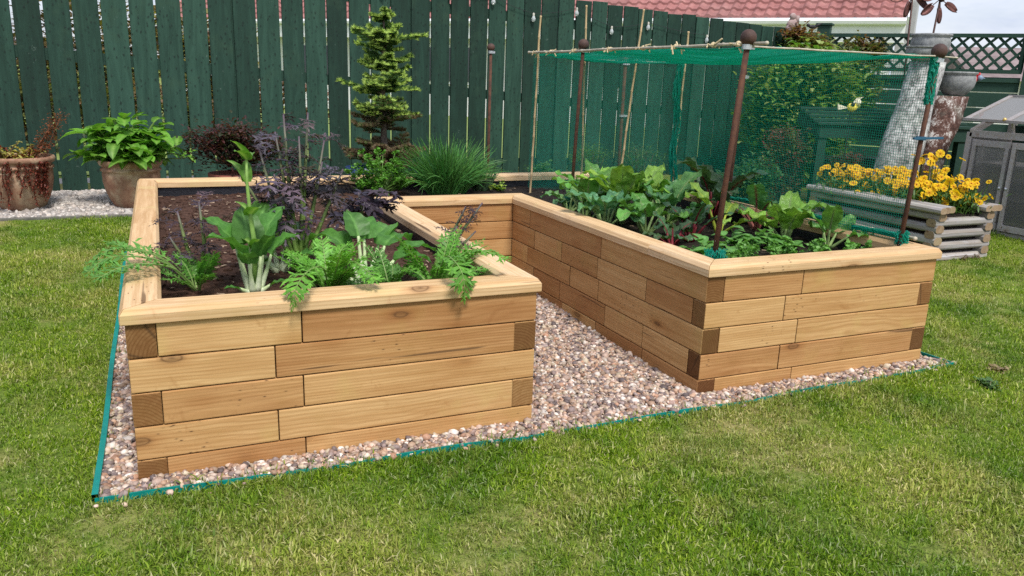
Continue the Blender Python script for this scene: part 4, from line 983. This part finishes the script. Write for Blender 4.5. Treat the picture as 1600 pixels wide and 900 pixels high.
def bush(cx,cy,cz,rx,ry,rz,n,cols,label,name,cat,leaf=.3,base=None,lw=.5,stem=True,noisek=.35,upb=0.4,bare=.0):
    z0=base if base is not None else cz-rz; e=empty(name,(cx,cy,z0)); tag(e,label,cat); L=MB(); S=MB()
    cen=[]
    for i in range(max(5,n//60)):
        th=rnd.uniform(0,6.28); f=rnd.uniform(-1,1); q=rnd.random()**.4; s_=math.sqrt(1-f*f); cen.append((Vector((cx+rx*q*s_*math.cos(th),cy+ry*q*s_*math.sin(th),cz+rz*q*f)),rnd.uniform(.7,1.3)))
    for c,k in cen:
        if stem: S.tube([(cx+(c.x-cx)*.15,cy+(c.y-cy)*.15,z0),(cx+(c.x-cx)*.6,cy+(c.y-cy)*.6,lerp(z0,c.z,.55)),c],[.09,.06,.02],5)
        cl_=rnd.choice(cols)
        for j in range(60):
            r_=noisek*min(rx,rz)*1.15; p=c+Vector((rnd.gauss(0,1),rnd.gauss(0,1),rnd.gauss(0,.8)))*r_*.55
            d=(p-Vector((cx,cy,cz))); az=math.atan2(d.y,d.x)+rnd.gauss(0,.9); Q=arc(p,az,R(rnd.uniform(-10,60)),leaf*rnd.uniform(.6,1.2),.7,3)
            blade(L,Q,leaf*lw*rnd.uniform(.8,1.2),vj(cl_ if rnd.random()<.8 else rnd.choice(cols),.3),tuple(v*1.1 for v in cl_),'oval',.02,.25,1)
    L.build('foliage',M['leaf'],e,smooth=True)
    if stem: S.build('stems',M['twig'],e)
    return e
zt=zg(34)
# red leaved azalea in a pot behind the bed
e=empty('plant_pot',(5.75,33.5,zt)); tag(e,'reddish plastic pot behind the bed holding the dark red azalea','plant pot'); m=MB(); m.lathe((5.75,33.5,zt),[(1.0,0),(1.3,1.2),(1.5,2.7),(1.65,3.5),(1.75,3.55),(1.75,3.85),(1.6,3.85),(1.55,3.6)],28); m.build('pot_body',simple('red_clay',(.20,.06,.04),.7),e,smooth=True)
bush(5.75,33.5,6.4,3.1,2.0,1.35,3900,[(.055,.022,.022),(.085,.03,.03),(.035,.045,.018),(.11,.05,.045)],'dark red leaved azalea bush behind the back cap board','azalea','shrub',.36,base=4.6+.6,noisek=.5)
bush(26.2,28.9,4.9,1.0,.7,.6,500,[(.06,.17,.05),(.09,.22,.06)],'low green herb behind the back board seen just inside the net','herb','herb',.25,base=1.0,noisek=.5)
bush(30.6,30.0,5.5,1.6,1.0,1.2,1500,[(.06,.15,.02),(.10,.20,.03)],'yellowish green feathery bush behind the back board under the rusty pole','bush','shrub',.25,base=1.0,lw=.25,noisek=.5)
bush(37.0,33.0,5.0,2.4,1.2,1.1,1700,[(.045,.12,.03),(.07,.16,.04),(.12,.13,.06)],'wide low green bush behind the back board right of the slanting cane','bush','shrub',.25,base=1.0,lw=.3,noisek=.5)

# dwarf fir
def fir():
    x,y=16.1,34.2; z0=zg(y); e=empty('fir_tree',(x,y,z0)); tag(e,'small tiered fir tree with pale new tips, browned at its base','fir tree')
    T=MB(); T.tube([(x,y,z0),(x+.05,y,5),(x-.1,y,9),(x,y,13),(x+.03,y,15.15)],[.3,.26,.2,.12,.05],8); T.build('trunk',M['twig'],e,smooth=True)
    L=MB(); B=MB()
    def needles(P,brown,tipgreen):
        V=[];F=[];C=[]
        n=len(P)-1
        for i in range(n*5):
            t=i/(n*5-1)*.999; q=t*n; k=int(q); p=P[k].lerp(P[k+1],q-k); d,s,u=frame(P[k+1]-P[k])
            c=(.07,.16,.035) if rnd.random()>brown else (.17,.12,.065)
            if tipgreen and t>.80: c=(.42,.58,.12)
            for j in range(11):
                a=rnd.uniform(-.35,PI+.35); nd=(s*math.cos(a)+u*math.sin(a)*.8+d*.55).normalized(); ln=rnd.uniform(.20,.32); kk=len(V); w_=s.cross(nd)
                if w_.length<.01: w_=u
                w_=w_.normalized()*.020; V+= [p-w_,p+w_,p+nd*ln]; F.append((kk,kk+1,kk+2)); C+= [vj(c,.25)]*3
        L.add(V,F,0,C)
    tiers=[(5.0,3.1,15,1.0),(5.9,3.0,12,.95),(7.6,2.5,8,.8),(8.4,3.2,10,.2),(9.1,1.7,5,.1),(10.2,3.3,10,.0),(10.9,1.7,6,0),(11.9,2.2,8,0),(12.5,1.5,5,0),(13.2,2.8,9,0),(14.1,1.9,6,0),(14.7,1.0,5,0),(15.2,.4,4,0)]
    for z,r,nb,br in tiers:
        a0=rnd.uniform(0,6)
        for b in range(nb):
            az=a0+b*6.283/nb+rnd.uniform(-.2,.2); ln=r*rnd.uniform(.6,1.12); up_=R(rnd.uniform(-4,20)) if z<12 else R(rnd.uniform(6,26))
            P=arc((x,y,z+rnd.uniform(-.42,.42)),az,up_,ln,rnd.uniform(-.5,.2),7); B.tube(P,[.07-.008*k for k in range(8)],4,0,(.1,.08,.06),False)
            brn=br*rnd.uniform(.7,1.2)
            needles(P[1:],brn,br<.6)
            for k in range(1,7):
                for sg in (-1,1):
                    ll=ln*.40*(1.2-.13*k)*rnd.uniform(.7,1.2); Q=arc(P[k],az+sg*R(rnd.uniform(38,62)),up_*.6,ll,rnd.uniform(-.3,.3),3); needles(Q,brn,br<.6)
    L.build('foliage',M['needle'],e); B.build('branches',M['twig'],e)
fir()
m=MB(); m.lathe((14.4,33.4,zg(33)),[(1.0,0),(1.2,3.6),(1.3,4.2),(1.2,4.2),(1.15,3.9)],24)
tag(m.build('plant_pot',M['blueplastic'],origin=(14.4,33.4,zg(33)),smooth=True),'dark blue glazed pot half hidden below the small fir','plant pot')

# ------------------------------------------------------------------ log planter with flowers
PX0,PX1,PY0,PY1=49.0,54.0,14.4,25.4
pl=empty('log_planter',(51.5,20,0)); tag(pl,'weathered grey interlocking log planter full of yellow flowers','planter')
def logb(a,b,r=.38,flat=.72):
    a=Vector(a);b=Vector(b); L_=(b-a).length; ang=math.atan2(b.y-a.y,b.x-a.x); m=MB(); n=10; V=[];
    for e_ in (-L_/2,L_/2):
        for j in range(n): an=2*PI*j/n+.3; V.append((e_,r*math.cos(an)*1.05,max(-r*.62,min(r*.8,r*math.sin(an)))))
    F=[(j,(j+1)%n,n+(j+1)%n,n+j) for j in range(n)]; m.add(V,F,0); m.add(V,[tuple(range(n-1,-1,-1)),tuple(range(n,2*n))],1)
    o=m.build('log',[M['log'],M['log_end']],origin=(0,0,0),bevel=.03,seg=1); o.parent=pl; o.location=((a+b)/2-Vector(pl['_o']))*U; o.rotation_euler=(0,0,ang+rnd.uniform(-.01,.01))
for i in range(4):
    z=.35+i*.82
    logb((PX0-.35,PY0+.1,z),(PX1+.35,PY0+.1,z)); logb((PX0-.35,PY1,z),(PX1+.35,PY1,z))
    logb((PX0+.1,PY0-.35,z+.41),(PX0+.1,PY1+.35,z+.41)); logb((PX1-.1,PY0-.35,z+.41),(PX1-.1,PY1+.35,z+.41))
for k in range(3):
    logb((PX0-.35+.52*k,PY0-.7+.1*k,3.72+.02*k),(PX0-.35+.52*k,PY1+.5,3.72),.30); logb((PX1-.55+.52*k,PY0-.5,3.72+.02*k),(PX1-.55+.52*k,PY1+.5,3.72),.30)
m=MB(); m.box(((PX0+PX1)/2,(PY0+PY1)/2,1.7),(PX1-PX0-.55,PY1-PY0-.55,3.1)); m.build('planting_soil',M['soil'],pl)
# daisy like yellow flowers, one plant mass per clump
def flowers(cx,cy,rx,ry,nf,label,hmax=1.6):
    e=empty('coreopsis',(cx,cy,3.1)); tag(e,label,'flowering plant','yellow flowering plants in the log planter'); L=MB(); Fm=MB()
    for i in range(int(1900*rx*ry/4)):
        p=Vector((cx+rnd.gauss(0,.55)*rx,cy+rnd.gauss(0,.55)*ry,3.3+rnd.random()*1.2)); Q=arc(p,rnd.uniform(0,6.28),R(rnd.uniform(10,80)),rnd.uniform(.3,.7),.4,3); blade(L,Q,.12,vj((.06,.15,.03),.35),(.1,.2,.05),'long',0,.1,1)
    for i in range(nf):
        x=cx+(rnd.random()+rnd.random()-1)*rx*1.35; y=cy+(rnd.random()+rnd.random()-1)*ry*1.35; z=3.9+rnd.random()**1.1*hmax*1.15; p=Vector((x,y,z)); L.tube([(cx+(x-cx)*.8,cy+(y-cy)*.8,3.1),(x,y,z)],.025,4,0,(.09,.17,.04),False)
        nrm=Vector((rnd.gauss(-.3,.6),rnd.gauss(-.55,.6),.8)).normalized(); _,s,u=frame(nrm,(1,.2,0)); V=[];F=[];C=[]; rr=rnd.uniform(.20,.33); yc=vj((.86,.62,.012),.08)
        for j in range(8):
            a=j*PI/4+rnd.uniform(-.1,.1); d=s*math.cos(a)+u*math.sin(a); sd_=s*-math.sin(a)+u*math.cos(a); k=len(V); V+= [p+d*.05-sd_*.03,p+d*.05+sd_*.03,p+d*rr*.8+sd_*rr*.42+nrm*.03,p+d*rr-nrm*.02,p+d*rr*.8-sd_*rr*.42+nrm*.03]; F.append((k,k+1,k+2,k+3,k+4)); C+= [(.70,.36,.01),(.70,.36,.01),yc,yc,yc]
        Fm.add(V,F,0,C); Fm.ball(p+nrm*.03,.05,0,(.50,.20,.01),6)
    L.build('foliage',M['leaf'],e); Fm.build('flower_heads',M['petal'],e)
for a in [(50.3,23.4,1.5,1.7,110,'yellow coreopsis clump at the far end of the log planter',1.5),(51.6,20.8,1.7,1.7,120,'dense yellow coreopsis before the forked trunk'),(51.2,17.9,1.6,1.5,95,'yellow coreopsis clump in the middle of the log planter near the corner pole',1.2),(52.6,16.0,1.6,1.4,100,'yellow coreopsis clump at the near end of the log planter by its corner',1.5),(53.6,18.6,1.2,1.7,36,'taller scattered yellow coreopsis on the cold frame side of the planter',2.8)]: flowers(*a)
bush(52.7,14.2,.2,1.0,.5,.25,180,[(.16,.09,.06),(.22,.15,.09)],'dry brown tuft at the near foot of the log planter','dead_plant','plant',.3,base=0,lw=.15,noisek=.8,stem=False)

# ------------------------------------------------------------------ forked lichened trunk with bowls
def trunk():
    bx,by=58.4,27.6; z0=zg(by); e=empty('tree_stump',(bx,by,z0)); tag(e,'pale lichen covered forked tree stump with stone bowls on both cut limbs','tree stump')
    def limb(P,rr,side,nm):
        m=MB(); n=18; V=[];F=[];C=[]
        for i in range(len(P)):
            p=Vector(P[i])
            for j in range(n):
                a=2*PI*j/n; q=rr[i]*(1+.10*noise.noise((math.cos(a)*1.5,math.sin(a)*1.5,p.z*.35))+.04*noise.noise((a*3,p.z*1.4,2))); V.append(p+Vector((math.cos(a)*q,math.sin(a)*q*.8,0))); C.append((side,)*3)
        for i in range(len(P)-1):
            for j in range(n): F.append((i*n+j,i*n+(j+1)%n,(i+1)*n+(j+1)%n,(i+1)*n+j))
        F.append(tuple((len(P)-1)*n+j for j in range(n))); m.add(V,F,0,C); m.build(nm,M['bark'],e,smooth=True)
    def den(P,rr,k=4):
        Q=[];q=[]
        for i in range(len(P)-1):
            for j in range(k): t_=j/k; Q.append(Vector(P[i]).lerp(Vector(P[i+1]),t_)); q.append(lerp(rr[i],rr[i+1],t_))
        return Q+[Vector(P[-1])],q+[rr[-1]]
    P,r_=den([(59.0,27.0,z0-.2),(59.0,26.9,4.2),(59.6,27.0,7.0),(60.6,27.3,10.2),(61.8,27.6,13.9)],[2.25,2.0,1.95,1.65,1.55]); limb(P,r_,0,'limb')
    P,r_=den([(62.0,26.3,z0-.2),(62.4,26.2,4.5),(63.3,26.7,7.2),(64.4,27.2,9.4),(65.2,27.7,11.15)],[.95,.95,1.25,1.6,1.75]); limb(P,r_,1,'limb')
trunk()
def bowl(x,y,z,r,h,label):
    m=MB(); m.lathe((x,y,z),[(r*.5,0),(r*.62,.05*h),(r*.92,.35*h),(r*1.0,.6*h),(r*.97,.8*h),(r*.93,.88*h),(r*1.04,.93*h),(r*1.04,h),(r*.92,h),(r*.85,.7*h)],30)
    return tag(m.build('stone_bowl',M['gray_stone'],origin=(x,y,z),smooth=True),label,'stone bowl')
bowl(65.4,27.4,11.2,1.5,2.0,'round grey stone bowl on the lower cut limb, red bird peeking out')
bowl(60.9,27.4,13.95,1.45,1.15,'shallow grey stone bowl at the front on top of the taller limb')
bowl(63.6,29.2,14.2,1.6,2.1,'tall rimmed grey stone bowl behind the shallow one at the limb top')
m=MB(); m.tube([(63.6,29.2,12.5),(63.6,29.2,14.3)],.8,10); tag(m.build('wooden_block',M['twig'],origin=(63.6,29.2,12.5)),'dark wood prop under the tall rimmed stone bowl','block')
# red bird figure
e=empty('bird_ornament',(66.6,26.9,12.3)); tag(e,'red bird ornament with blue head on the rim of the lower stone bowl','bird ornament')
m=MB(); m.ball((66.6,26.9,12.6),.42,n=12,sq=(1.2,.8,.8)); m.add([(66.3,26.9,12.9),(67.6,26.8,13.0),(67.1,26.9,12.3)],[(0,1,2)]); 
for k in range(5): m.box((66.4+.25*k,26.85,13.05),(.12,.1,.3),0.2)
m.build('body',M['red'],e,smooth=True); m=MB(); m.ball((67.45,26.8,12.75),.26,n=10); m.tube([(67.65,26.7,12.75),(67.9,26.6,12.72)],[.1,.01],6); m.build('head',simple('bluegrey_paint',(.18,.26,.36),.5),e,smooth=True)
# yellow bird on wire
e=empty('bird_ornament',(53.4,27.2,9.6)); tag(e,'small yellow and cream bird ornament hovering on its rod before the hedge','bird ornament')
m=MB(); m.ball((53.4,27.2,10.0),.42,n=12,sq=(1.15,.8,.85)); m.build('body',M['yellowbird'],e,smooth=True)
m=MB(); m.ball((53.75,27.0,10.42),.26,n=10); m.add([(53.0,27.2,9.95),(52.0,27.4,10.25),(52.1,27.4,9.75)],[(0,1,2)]); m.add([(53.1,27.0,10.2),(53.4,26.9,10.75),(54.1,26.8,10.85)],[(0,1,2)]); m.build('wings',M['cream'],e)
m=MB(); m.ball((53.2,26.95,10.22),.17,n=8); m.build('dark_patch',M['blackiron'],e,smooth=True)
m=MB(); m.tube([(53.4,27.3,9.7),(53.5,27.4,1)],.04,5); m.build('rod',M['blackiron'],e)
# copper flower spinners
def spinner(b,t_,label,np_=6,bent=0):
    e=empty('garden_spinner',b); tag(e,label,'garden spinner'); m=MB(); b=Vector(b);t_=Vector(t_); m.tube([b,b.lerp(t_,.5),t_],.09,6); m.build('stem',M['darkmetal'],e,smooth=True)
    for k in range(np_):
        a=k*2*PI/np_+.35; d=Vector((math.cos(a)*.9,-math.cos(a)*.25,math.sin(a)*.8)); m=MB(); c=t_+d*1.35; dn=d.normalized()
        L_=arc((0,0,0),0,0,1,0,1); V=[];F=[]; _,s,u=frame(dn,(0.3,-1,0.2))
        for i in range(6):
            q=i/5; ww=.38*math.sin(PI*(.12+.8*q)); pp=t_+dn*(.75+1.25*q)
            for kk in (-1,-.5,0,.5,1): V.append(pp+s*kk*ww+u*(.25*kk*kk-.2)*(1 if q<1 else .5))
        F=[(i*5+j,i*5+j+1,(i+1)*5+j+1,(i+1)*5+j) for i in range(5) for j in range(4)]; m.add(V,F); m.tube([t_,t_+dn*.8],.04,4); 
        o=m.build('petal',M['spinner'],e,smooth=True); sm=o.modifiers.new('s','SOLIDIFY'); sm.thickness=.006
    m=MB(); m.ball(t_+Vector((0,-.15,0)),.28,n=10); m.build('hub',M['darkmetal'],e,smooth=True)
spinner((62.0,27.9,13.4),(63.7,29.0,19.2),'copper petalled spinner on a rod rising from the stone bowls',7)
spinner((62.8,30.0,1.2),(61.5,30.0,19.6),'second copper spinner on a darker rod just behind the first',6)

# green potting bench behind the stump
e=empty('garden_bench_table',(62,30,1)); tag(e,'dark green painted potting table partly hidden by the forked stump','table')
def tb(x,y,z): return Vector((x,y,z))
ax=Vector((.93,-.36,0)).normalized(); ay=Vector((-ax.y,ax.x,0)); o_=Vector((56.3,33.4,0)); AT=math.atan2(ax.y,ax.x)
def tl(u,v,z): p=o_+ax*u+ay*v; return Vector((p.x,p.y,z))
m=MB()
for k in range(5): m.bar(tl(-.3,.2+k*1.1,8.35+k*.3),tl(14.2,.2+k*1.1,8.35+k*.3),1.04,.25)
m.build('table_top',M['greenboard'],e,bevel=.03)
m=MB(); m.bar(tl(0,0,7.65),tl(14,0,7.65),.25,1.1); m.bar(tl(0,0,7.6),tl(0,5,8.6),.25,1.0); m.bar(tl(14,0,7.6),tl(14,5,8.6),.25,1.0); m.build('apron',M['greenboard'],e)
for u in (.4,13.6):
    for v in (.4,4.6): m=MB(); m.box(tl(u,v,4.2),(.8,.8,6.6),AT); m.build('leg',M['greenboard'],e)
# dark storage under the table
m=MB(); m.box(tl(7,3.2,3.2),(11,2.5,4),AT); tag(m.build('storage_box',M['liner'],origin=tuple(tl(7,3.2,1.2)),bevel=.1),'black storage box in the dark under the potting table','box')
m=MB(); m.lathe((64.2,27.6,1.0),[(.8,0),(.9,3.8),(1.0,4.4),(.85,4.9),(.3,5.0)],16); tag(m.build('watering_can',M['gray_stone'],origin=(64.2,27.6,1),smooth=True),'dull grey churn beside the stump under the table edge','churn')

# climbing hedge and shrubs
IV=[(.12,.25,.04),(.19,.34,.07),(.07,.16,.03),(.30,.36,.12)]
bush(65.2,45.5,8.6,6.4,2.6,6.6,15000,IV,'broad ivy like climber covering the fence corner behind the net','climbing_hedge','climbing plant',.95,base=1.2,noisek=.24)
bush(74.0,48.6,11.0,5.0,2.0,4.3,5200,[(.05,.12,.03),(.09,.16,.04),(.13,.13,.04)],'darker climber reaching the trellis foot behind the stump','climbing_hedge','climbing plant',.7,base=1.2,noisek=.32)
bush(72.8,54.0,16.7,3.9,.9,1.35,2100,[(.20,.16,.045),(.14,.18,.05),(.22,.11,.06)],'russet and gold vine tips on top of the slatted fence by its end post','vine','climbing plant',.62,base=14,noisek=.6,stem=False)
bush(79.9,51.6,15.7,4.3,.8,1.3,2000,[(.17,.14,.05),(.12,.15,.05),(.20,.11,.07)],'russet vine tangled along the trellis foot right of the end post','vine','climbing plant',.58,base=14,noisek=.6,stem=False)
bush(54.0,35.0,4.6,2.2,1.4,2.9,2600,[(.20,.06,.055),(.14,.09,.06),(.10,.13,.045)],'reddish leaved shrub in front of the climber, left of the flowers','shrub','shrub',.45,base=1,noisek=.4)
bush(49.6,34.0,3.0,2.6,1.4,1.9,1500,[(.07,.17,.06),(.05,.13,.05)],'low fresh green plant at the foot of the climber','shrub','shrub',.5,base=1,noisek=.45)
bush(57.0,30.5,4.6,1.5,1.0,1.3,900,[(.12,.04,.035),(.20,.05,.04),(.09,.08,.05)],'dark red leafed plant beneath the potting table edge','shrub','shrub',.4,base=1,noisek=.5)

# ------------------------------------------------------------------ cold frame
cf_=empty('cold_frame',(63.6,18,0)); tag(cf_,'grey wooden cold frame cabinet with glazed doors and propped glazed lid','cold frame')
X0=63.6; ya,yb=23.8,9.0; dep=5.0; zt_=8.3
def cb(a,b,w_,h_,nm='frame_bar',m_='cfwood'):
    m=MB(); m.bar(a,b,w_,h_); return m
fm=MB()
for y in (ya,yb):
    fm.bar((X0,y,0),(X0,y,zt_),.5,.5,up=(0,1,0)); fm.bar((X0+dep,y,0),(X0+dep,y,zt_+2.2),.5,.5,up=(0,1,0)); fm.bar((X0,y,zt_),(X0+dep,y,zt_+2.2),.35,.5); fm.bar((X0,y,.3),(X0+dep,y,.3),.4,.6)
for z in (.35,zt_-.1): fm.bar((X0,ya,z),(X0,yb,z),.5,.55)
for z in (.35,zt_+2.0): fm.bar((X0+dep,ya,z),(X0+dep,yb,z),.5,.55)
fm.build('frame',M['cfwood'],cf_,bevel=.03)
m=MB(); m.box((X0+dep/2,(ya+yb)/2,3.2),(dep-.5,ya-yb-.5,.18)); m.box((X0+dep/2,(ya+yb)/2,5.8),(dep-.5,ya-yb-.5,.18)); m.build('shelf',M['cfwood'],cf_)
m=MB(); m.box((X0+dep,(ya+yb)/2,4.6),(.1,ya-yb-.4,8.6)); m.build('back_panel',M['greenboard'],cf_)
g=MB(); g.box((X0+dep/2,ya,4.3),(dep-.5,.06,7.5)); g.box((X0+dep/2,yb,4.3),(dep-.5,.06,7.5)); g.build('side_glazing',M['glass'],cf_)
yd=ya-.55; dw=3.45
for k in range(4):
    y0=yd-k*dw; y1=y0-dw+.12; m=MB(); xf=X0-.3
    m.bar((xf,y0-.22,.85),(xf,y0-.22,7.7),.44,.3,up=(0,1,0)); m.bar((xf,y1+.22,.85),(xf,y1+.22,7.7),.44,.3,up=(0,1,0)); m.bar((xf,y0,.95),(xf,y1,.95),.3,.5); m.bar((xf,y0,7.5),(xf,y1,7.5),.3,.5)
    d_=m.build('door',M['cfwood'],cf_,bevel=.02)
    m=MB(); m.box((xf,(y0+y1)/2,4.2),(.06,abs(y1-y0)-.8,6.2)); m.build('door_pane',M['glass'],d_)
    m=MB(); m.ball((xf-.25,(y1+.22) if k%2==0 else (y0-.22),4.1),.13,n=10); m.build('knob',M['clamp'],d_,smooth=True)
# propped lid, in two halves
la=Vector((X0-.9,ya+.2,9.35)); lb_=Vector((X0+4.0,ya+.2,11.2))
for k in range(2):
    y0=ya+.2-k*7.6; y1=y0-7.4; m=MB(); A=Vector((X0-.9,y0,9.35)); B=Vector((X0+4.2,y0,11.3))
    for yy in (y0-.2,(y0+y1)/2,y1+.2): m.bar((A.x,yy,A.z),(B.x,yy,B.z),.42,.22)
    m.bar((A.x,y0,A.z),(A.x,y1,A.z),.42,.24); m.bar((B.x,y0,B.z),(B.x,y1,B.z),.42,.24); l_=m.build('lid',M['cfwood'],cf_,bevel=.02)
    m=MB(); mx_=(A.x+B.x)/2; ll=(B-A).length; m.box((mx_,(y0+y1)/2,(A.z+B.z)/2),(ll-.3,abs(y1-y0)-.3,.06),M3=Matrix.Rotation(-math.atan2(B.z-A.z,B.x-A.x),3,'Y')); m.build('lid_pane',M['glass'],l_)
    m=MB(); m.bar((X0+.2,(y0+y1)/2,zt_),(X0-.2,(y0+y1)/2,9.5),.2,.15,up=(0,1,0)); m.build('lid_stay',M['cfwood'],cf_)
m=MB(); m.ball((X0-1.05,ya-3.4,9.5),.16,n=8); m.build('lid_knob',simple('brass',(.6,.42,.15),.4,metal=.5),cf_,smooth=True)

# ------------------------------------------------------------------ ornaments on the fence top
e=empty('stone_figure',(71.4,54.9,17.9)); tag(e,'small pinkish stone figure sitting on top of the slatted fence','ornament')
m=MB(); m.ball((71.4,55.2,18.7),.75,n=12,sq=(1,.7,1.0),jit=.12); m.ball((71.3,55.1,19.6),.42,n=12,sq=(1,.8,1),jit=.1); m.ball((70.8,55.0,18.2),.42,n=10,jit=.1); m.ball((72.0,55.0,18.3),.42,n=10,jit=.1); m.box((71.9,55.0,19.3),(.5,.3,.9),.3); m.build('body',M['pinkstone'],e,smooth=True)
e=empty('bird_silhouette',(74.3,54.9,17.6)); tag(e,'black metal bird perched on the slatted fence by its end post','bird ornament')
m=MB(); m.ball((74.3,54.9,18.6),.34,n=10,sq=(1.9,.6,.7)); m.ball((73.6,54.9,18.75),.22,n=8); m.tube([(74.8,54.9,18.7),(75.7,54.8,19.1)],[.2,.05],6); m.tube([(74.3,54.9,18.4),(74.3,54.9,17.2)],.05,5); m.build('body',M['blackiron'],e,smooth=True)

# ------------------------------------------------------------------ neighbouring bungalow
E0=Vector((5,262.0,26.5)); E1=Vector((139.2,98.9,25.6)); ed=(E1-E0); EL=Vector((ed.x,ed.y,0)).length; ed2=Vector((ed.x,ed.y,0)).normalized(); en=Vector((-ed2.y,ed2.x,0)); EA=math.atan2(ed2.y,ed2.x)
def hp(s,o,z): p=Vector((E0.x,E0.y,0))+ed2*s+en*o; return Vector((p.x,p.y,z))
ZE=25.7; hs=empty('bungalow',tuple(hp(EL/2,20,1))); tag(hs,'neighbouring bungalow with pink red tiled roof and white eaves beyond the fence','house')
m=MB(); m.box(hp(EL/2-1,34+3.5,13),(EL-6,68,25),EA); m.build('wall',M['render'],hs)
# tiles: overlapping courses with a rolled profile
P4=R(33); m=MB(); pitch_=3.0; cw=2.5; nc=int((EL+2)/cw)*8
for r_ in range(16):
    o0=-1.5+r_*pitch_*math.cos(P4); zz0=ZE+r_*pitch_*math.sin(P4)
    V=[];F=[]
    for i in range(nc+1):
        s=-1+i*cw/8; ph=(i%8)/8; pr=.42*max(0,math.sin(PI*min(1,ph/.55)))**.8 if ph<.55 else 0
        for (f_,lift,dn) in ((0,.5,.75),(0,.5,0),(1.05,.0,0)): p=hp(s,o0+f_*pitch_*math.cos(P4),zz0+f_*pitch_*math.sin(P4)+lift+pr-dn); V.append(p)
    for i in range(nc):
        for k in (0,1): a=i*3+k; F.append((a,a+3,a+4,a+1))
    m.add(V,F)
m.build('roof',M['tile'],hs)
m=MB(); 
V=[hp(-1,-1.5,ZE),hp(EL+1,-1.5,ZE),hp(EL+1,37.5,ZE+39*math.tan(P4)-.5),hp(-1,37.5,ZE+39*math.tan(P4)-.5),hp(EL+1,76,ZE),hp(-1,76,ZE)]
m.add(V,[(0,1,2,3),(3,2,4,5)]); m.add([hp(EL-.6,0,ZE-2),hp(EL-.6,74,ZE-2),hp(EL-.6,37.5,ZE+37*math.tan(P4))],[(0,1,2)]); m.build('roof_underlay',M['grayrender'],hs)
m=MB(); m.tube([hp(-1,-2.2,ZE-.7),hp(EL/2,-2.2,ZE-.75),hp(EL+.6,-2.2,ZE-.8)],.75,8); m.build('gutter',M['white'],hs)
m=MB(); m.bar(hp(-1,-1.4,ZE-2.9),hp(EL+.6,-1.4,ZE-2.9),.4,3.0); m.bar(hp(-1,.6,ZE-4.6),hp(EL+.6,.6,ZE-4.6),4.4,.3); m.build('fascia',M['white'],hs)
m=MB(); m.bar(hp(EL+.9,-1.6,ZE-.6),hp(EL+.9,37.5,ZE+39*math.tan(P4)-.6),.4,1.6); m.build('bargeboard',M['white'],hs)
for s,wd_ in ((60,16),(100,22),(150,14),(186,12)):
    if s>EL-6: continue
    m=MB(); m.box(hp(s,3.2,14.5),(wd_,.5,10),EA); f_=m.build('window',M['white'],hs)
    m=MB(); m.box(hp(s-wd_/4,2.9,14.5),(wd_/2-1.2,.4,8.6),EA); m.box(hp(s+wd_/4,2.9,14.5),(wd_/2-1.2,.4,8.6),EA); m.build('pane',M['winglass'],f_)
m=MB(); m.box(hp(EL+.4,14,18),(3.2,14,34),EA); m.build('side_wall',M['grayrender'],hs)
# distant low house seen through the trellis
h2=empty('distant_house',(240,110,1)); tag(h2,'distant pale house glimpsed through the diamond trellis','house')
m=MB(); m.box((240,110,8),(90,40,15),-.6); m.build('wall',M['render'],h2)
m=MB(); c_,s_=math.cos(-.6),math.sin(-.6)
def q2(x,y,z): return (240+x*c_-y*s_,110+x*s_+y*c_,z)
m.add([q2(-48,-24,15),q2(48,-24,15),q2(48,0,24),q2(-48,0,24),q2(48,24,15),q2(-48,24,15)],[(0,1,2,3),(3,2,4,5),(1,4,2),(0,3,5)]); m.build('roof',simple('slate',(.22,.17,.17),.8,.3,3),h2)
for (x,y,z,rx,rz,cs,lb) in [(-24,96,11,12,10,[(.13,.10,.09),(.18,.13,.11)],'tall grey brown shrub beyond the fence at the far left edge'),(-6,104,12,11,9,[(.26,.24,.06),(.16,.12,.06)],'tall yellow green shrub beyond the fence above the terracotta pots'),(9,112,12,8,9,[(.22,.20,.06),(.19,.12,.08)],'tall mixed russet shrub beyond the fence left of the azalea')]:
    bush(x,y,z,rx,4,rz,3000,cs,lb,'shrub','shrub',1.4,base=1.2,noisek=.35)
# shrubs beyond the fence, glimpsed in the gaps
for (x,y,z,rx,rz,cs,lb) in [(-12,84,6.5,8,5.2,[(.16,.09,.05),(.10,.11,.03)],'brownish shrub seen in the leftmost fence gaps'),(2,92,7,9,5.6,[(.20,.13,.08),(.12,.14,.03)],'straggly yellow brown shrub behind the fence above the potted hydrangea'),(18,100,6,8,4.2,[(.15,.10,.06),(.2,.12,.09)],'russet shrub beyond the fence above the azalea')]:
    bush(x,y,z,rx,4,rz,1500,cs,lb,'shrub','shrub',1.1,base=1.2,noisek=.35)
for o in list(scene.objects)+list(gc.objects):
    if '_o' in o: del o['_o']
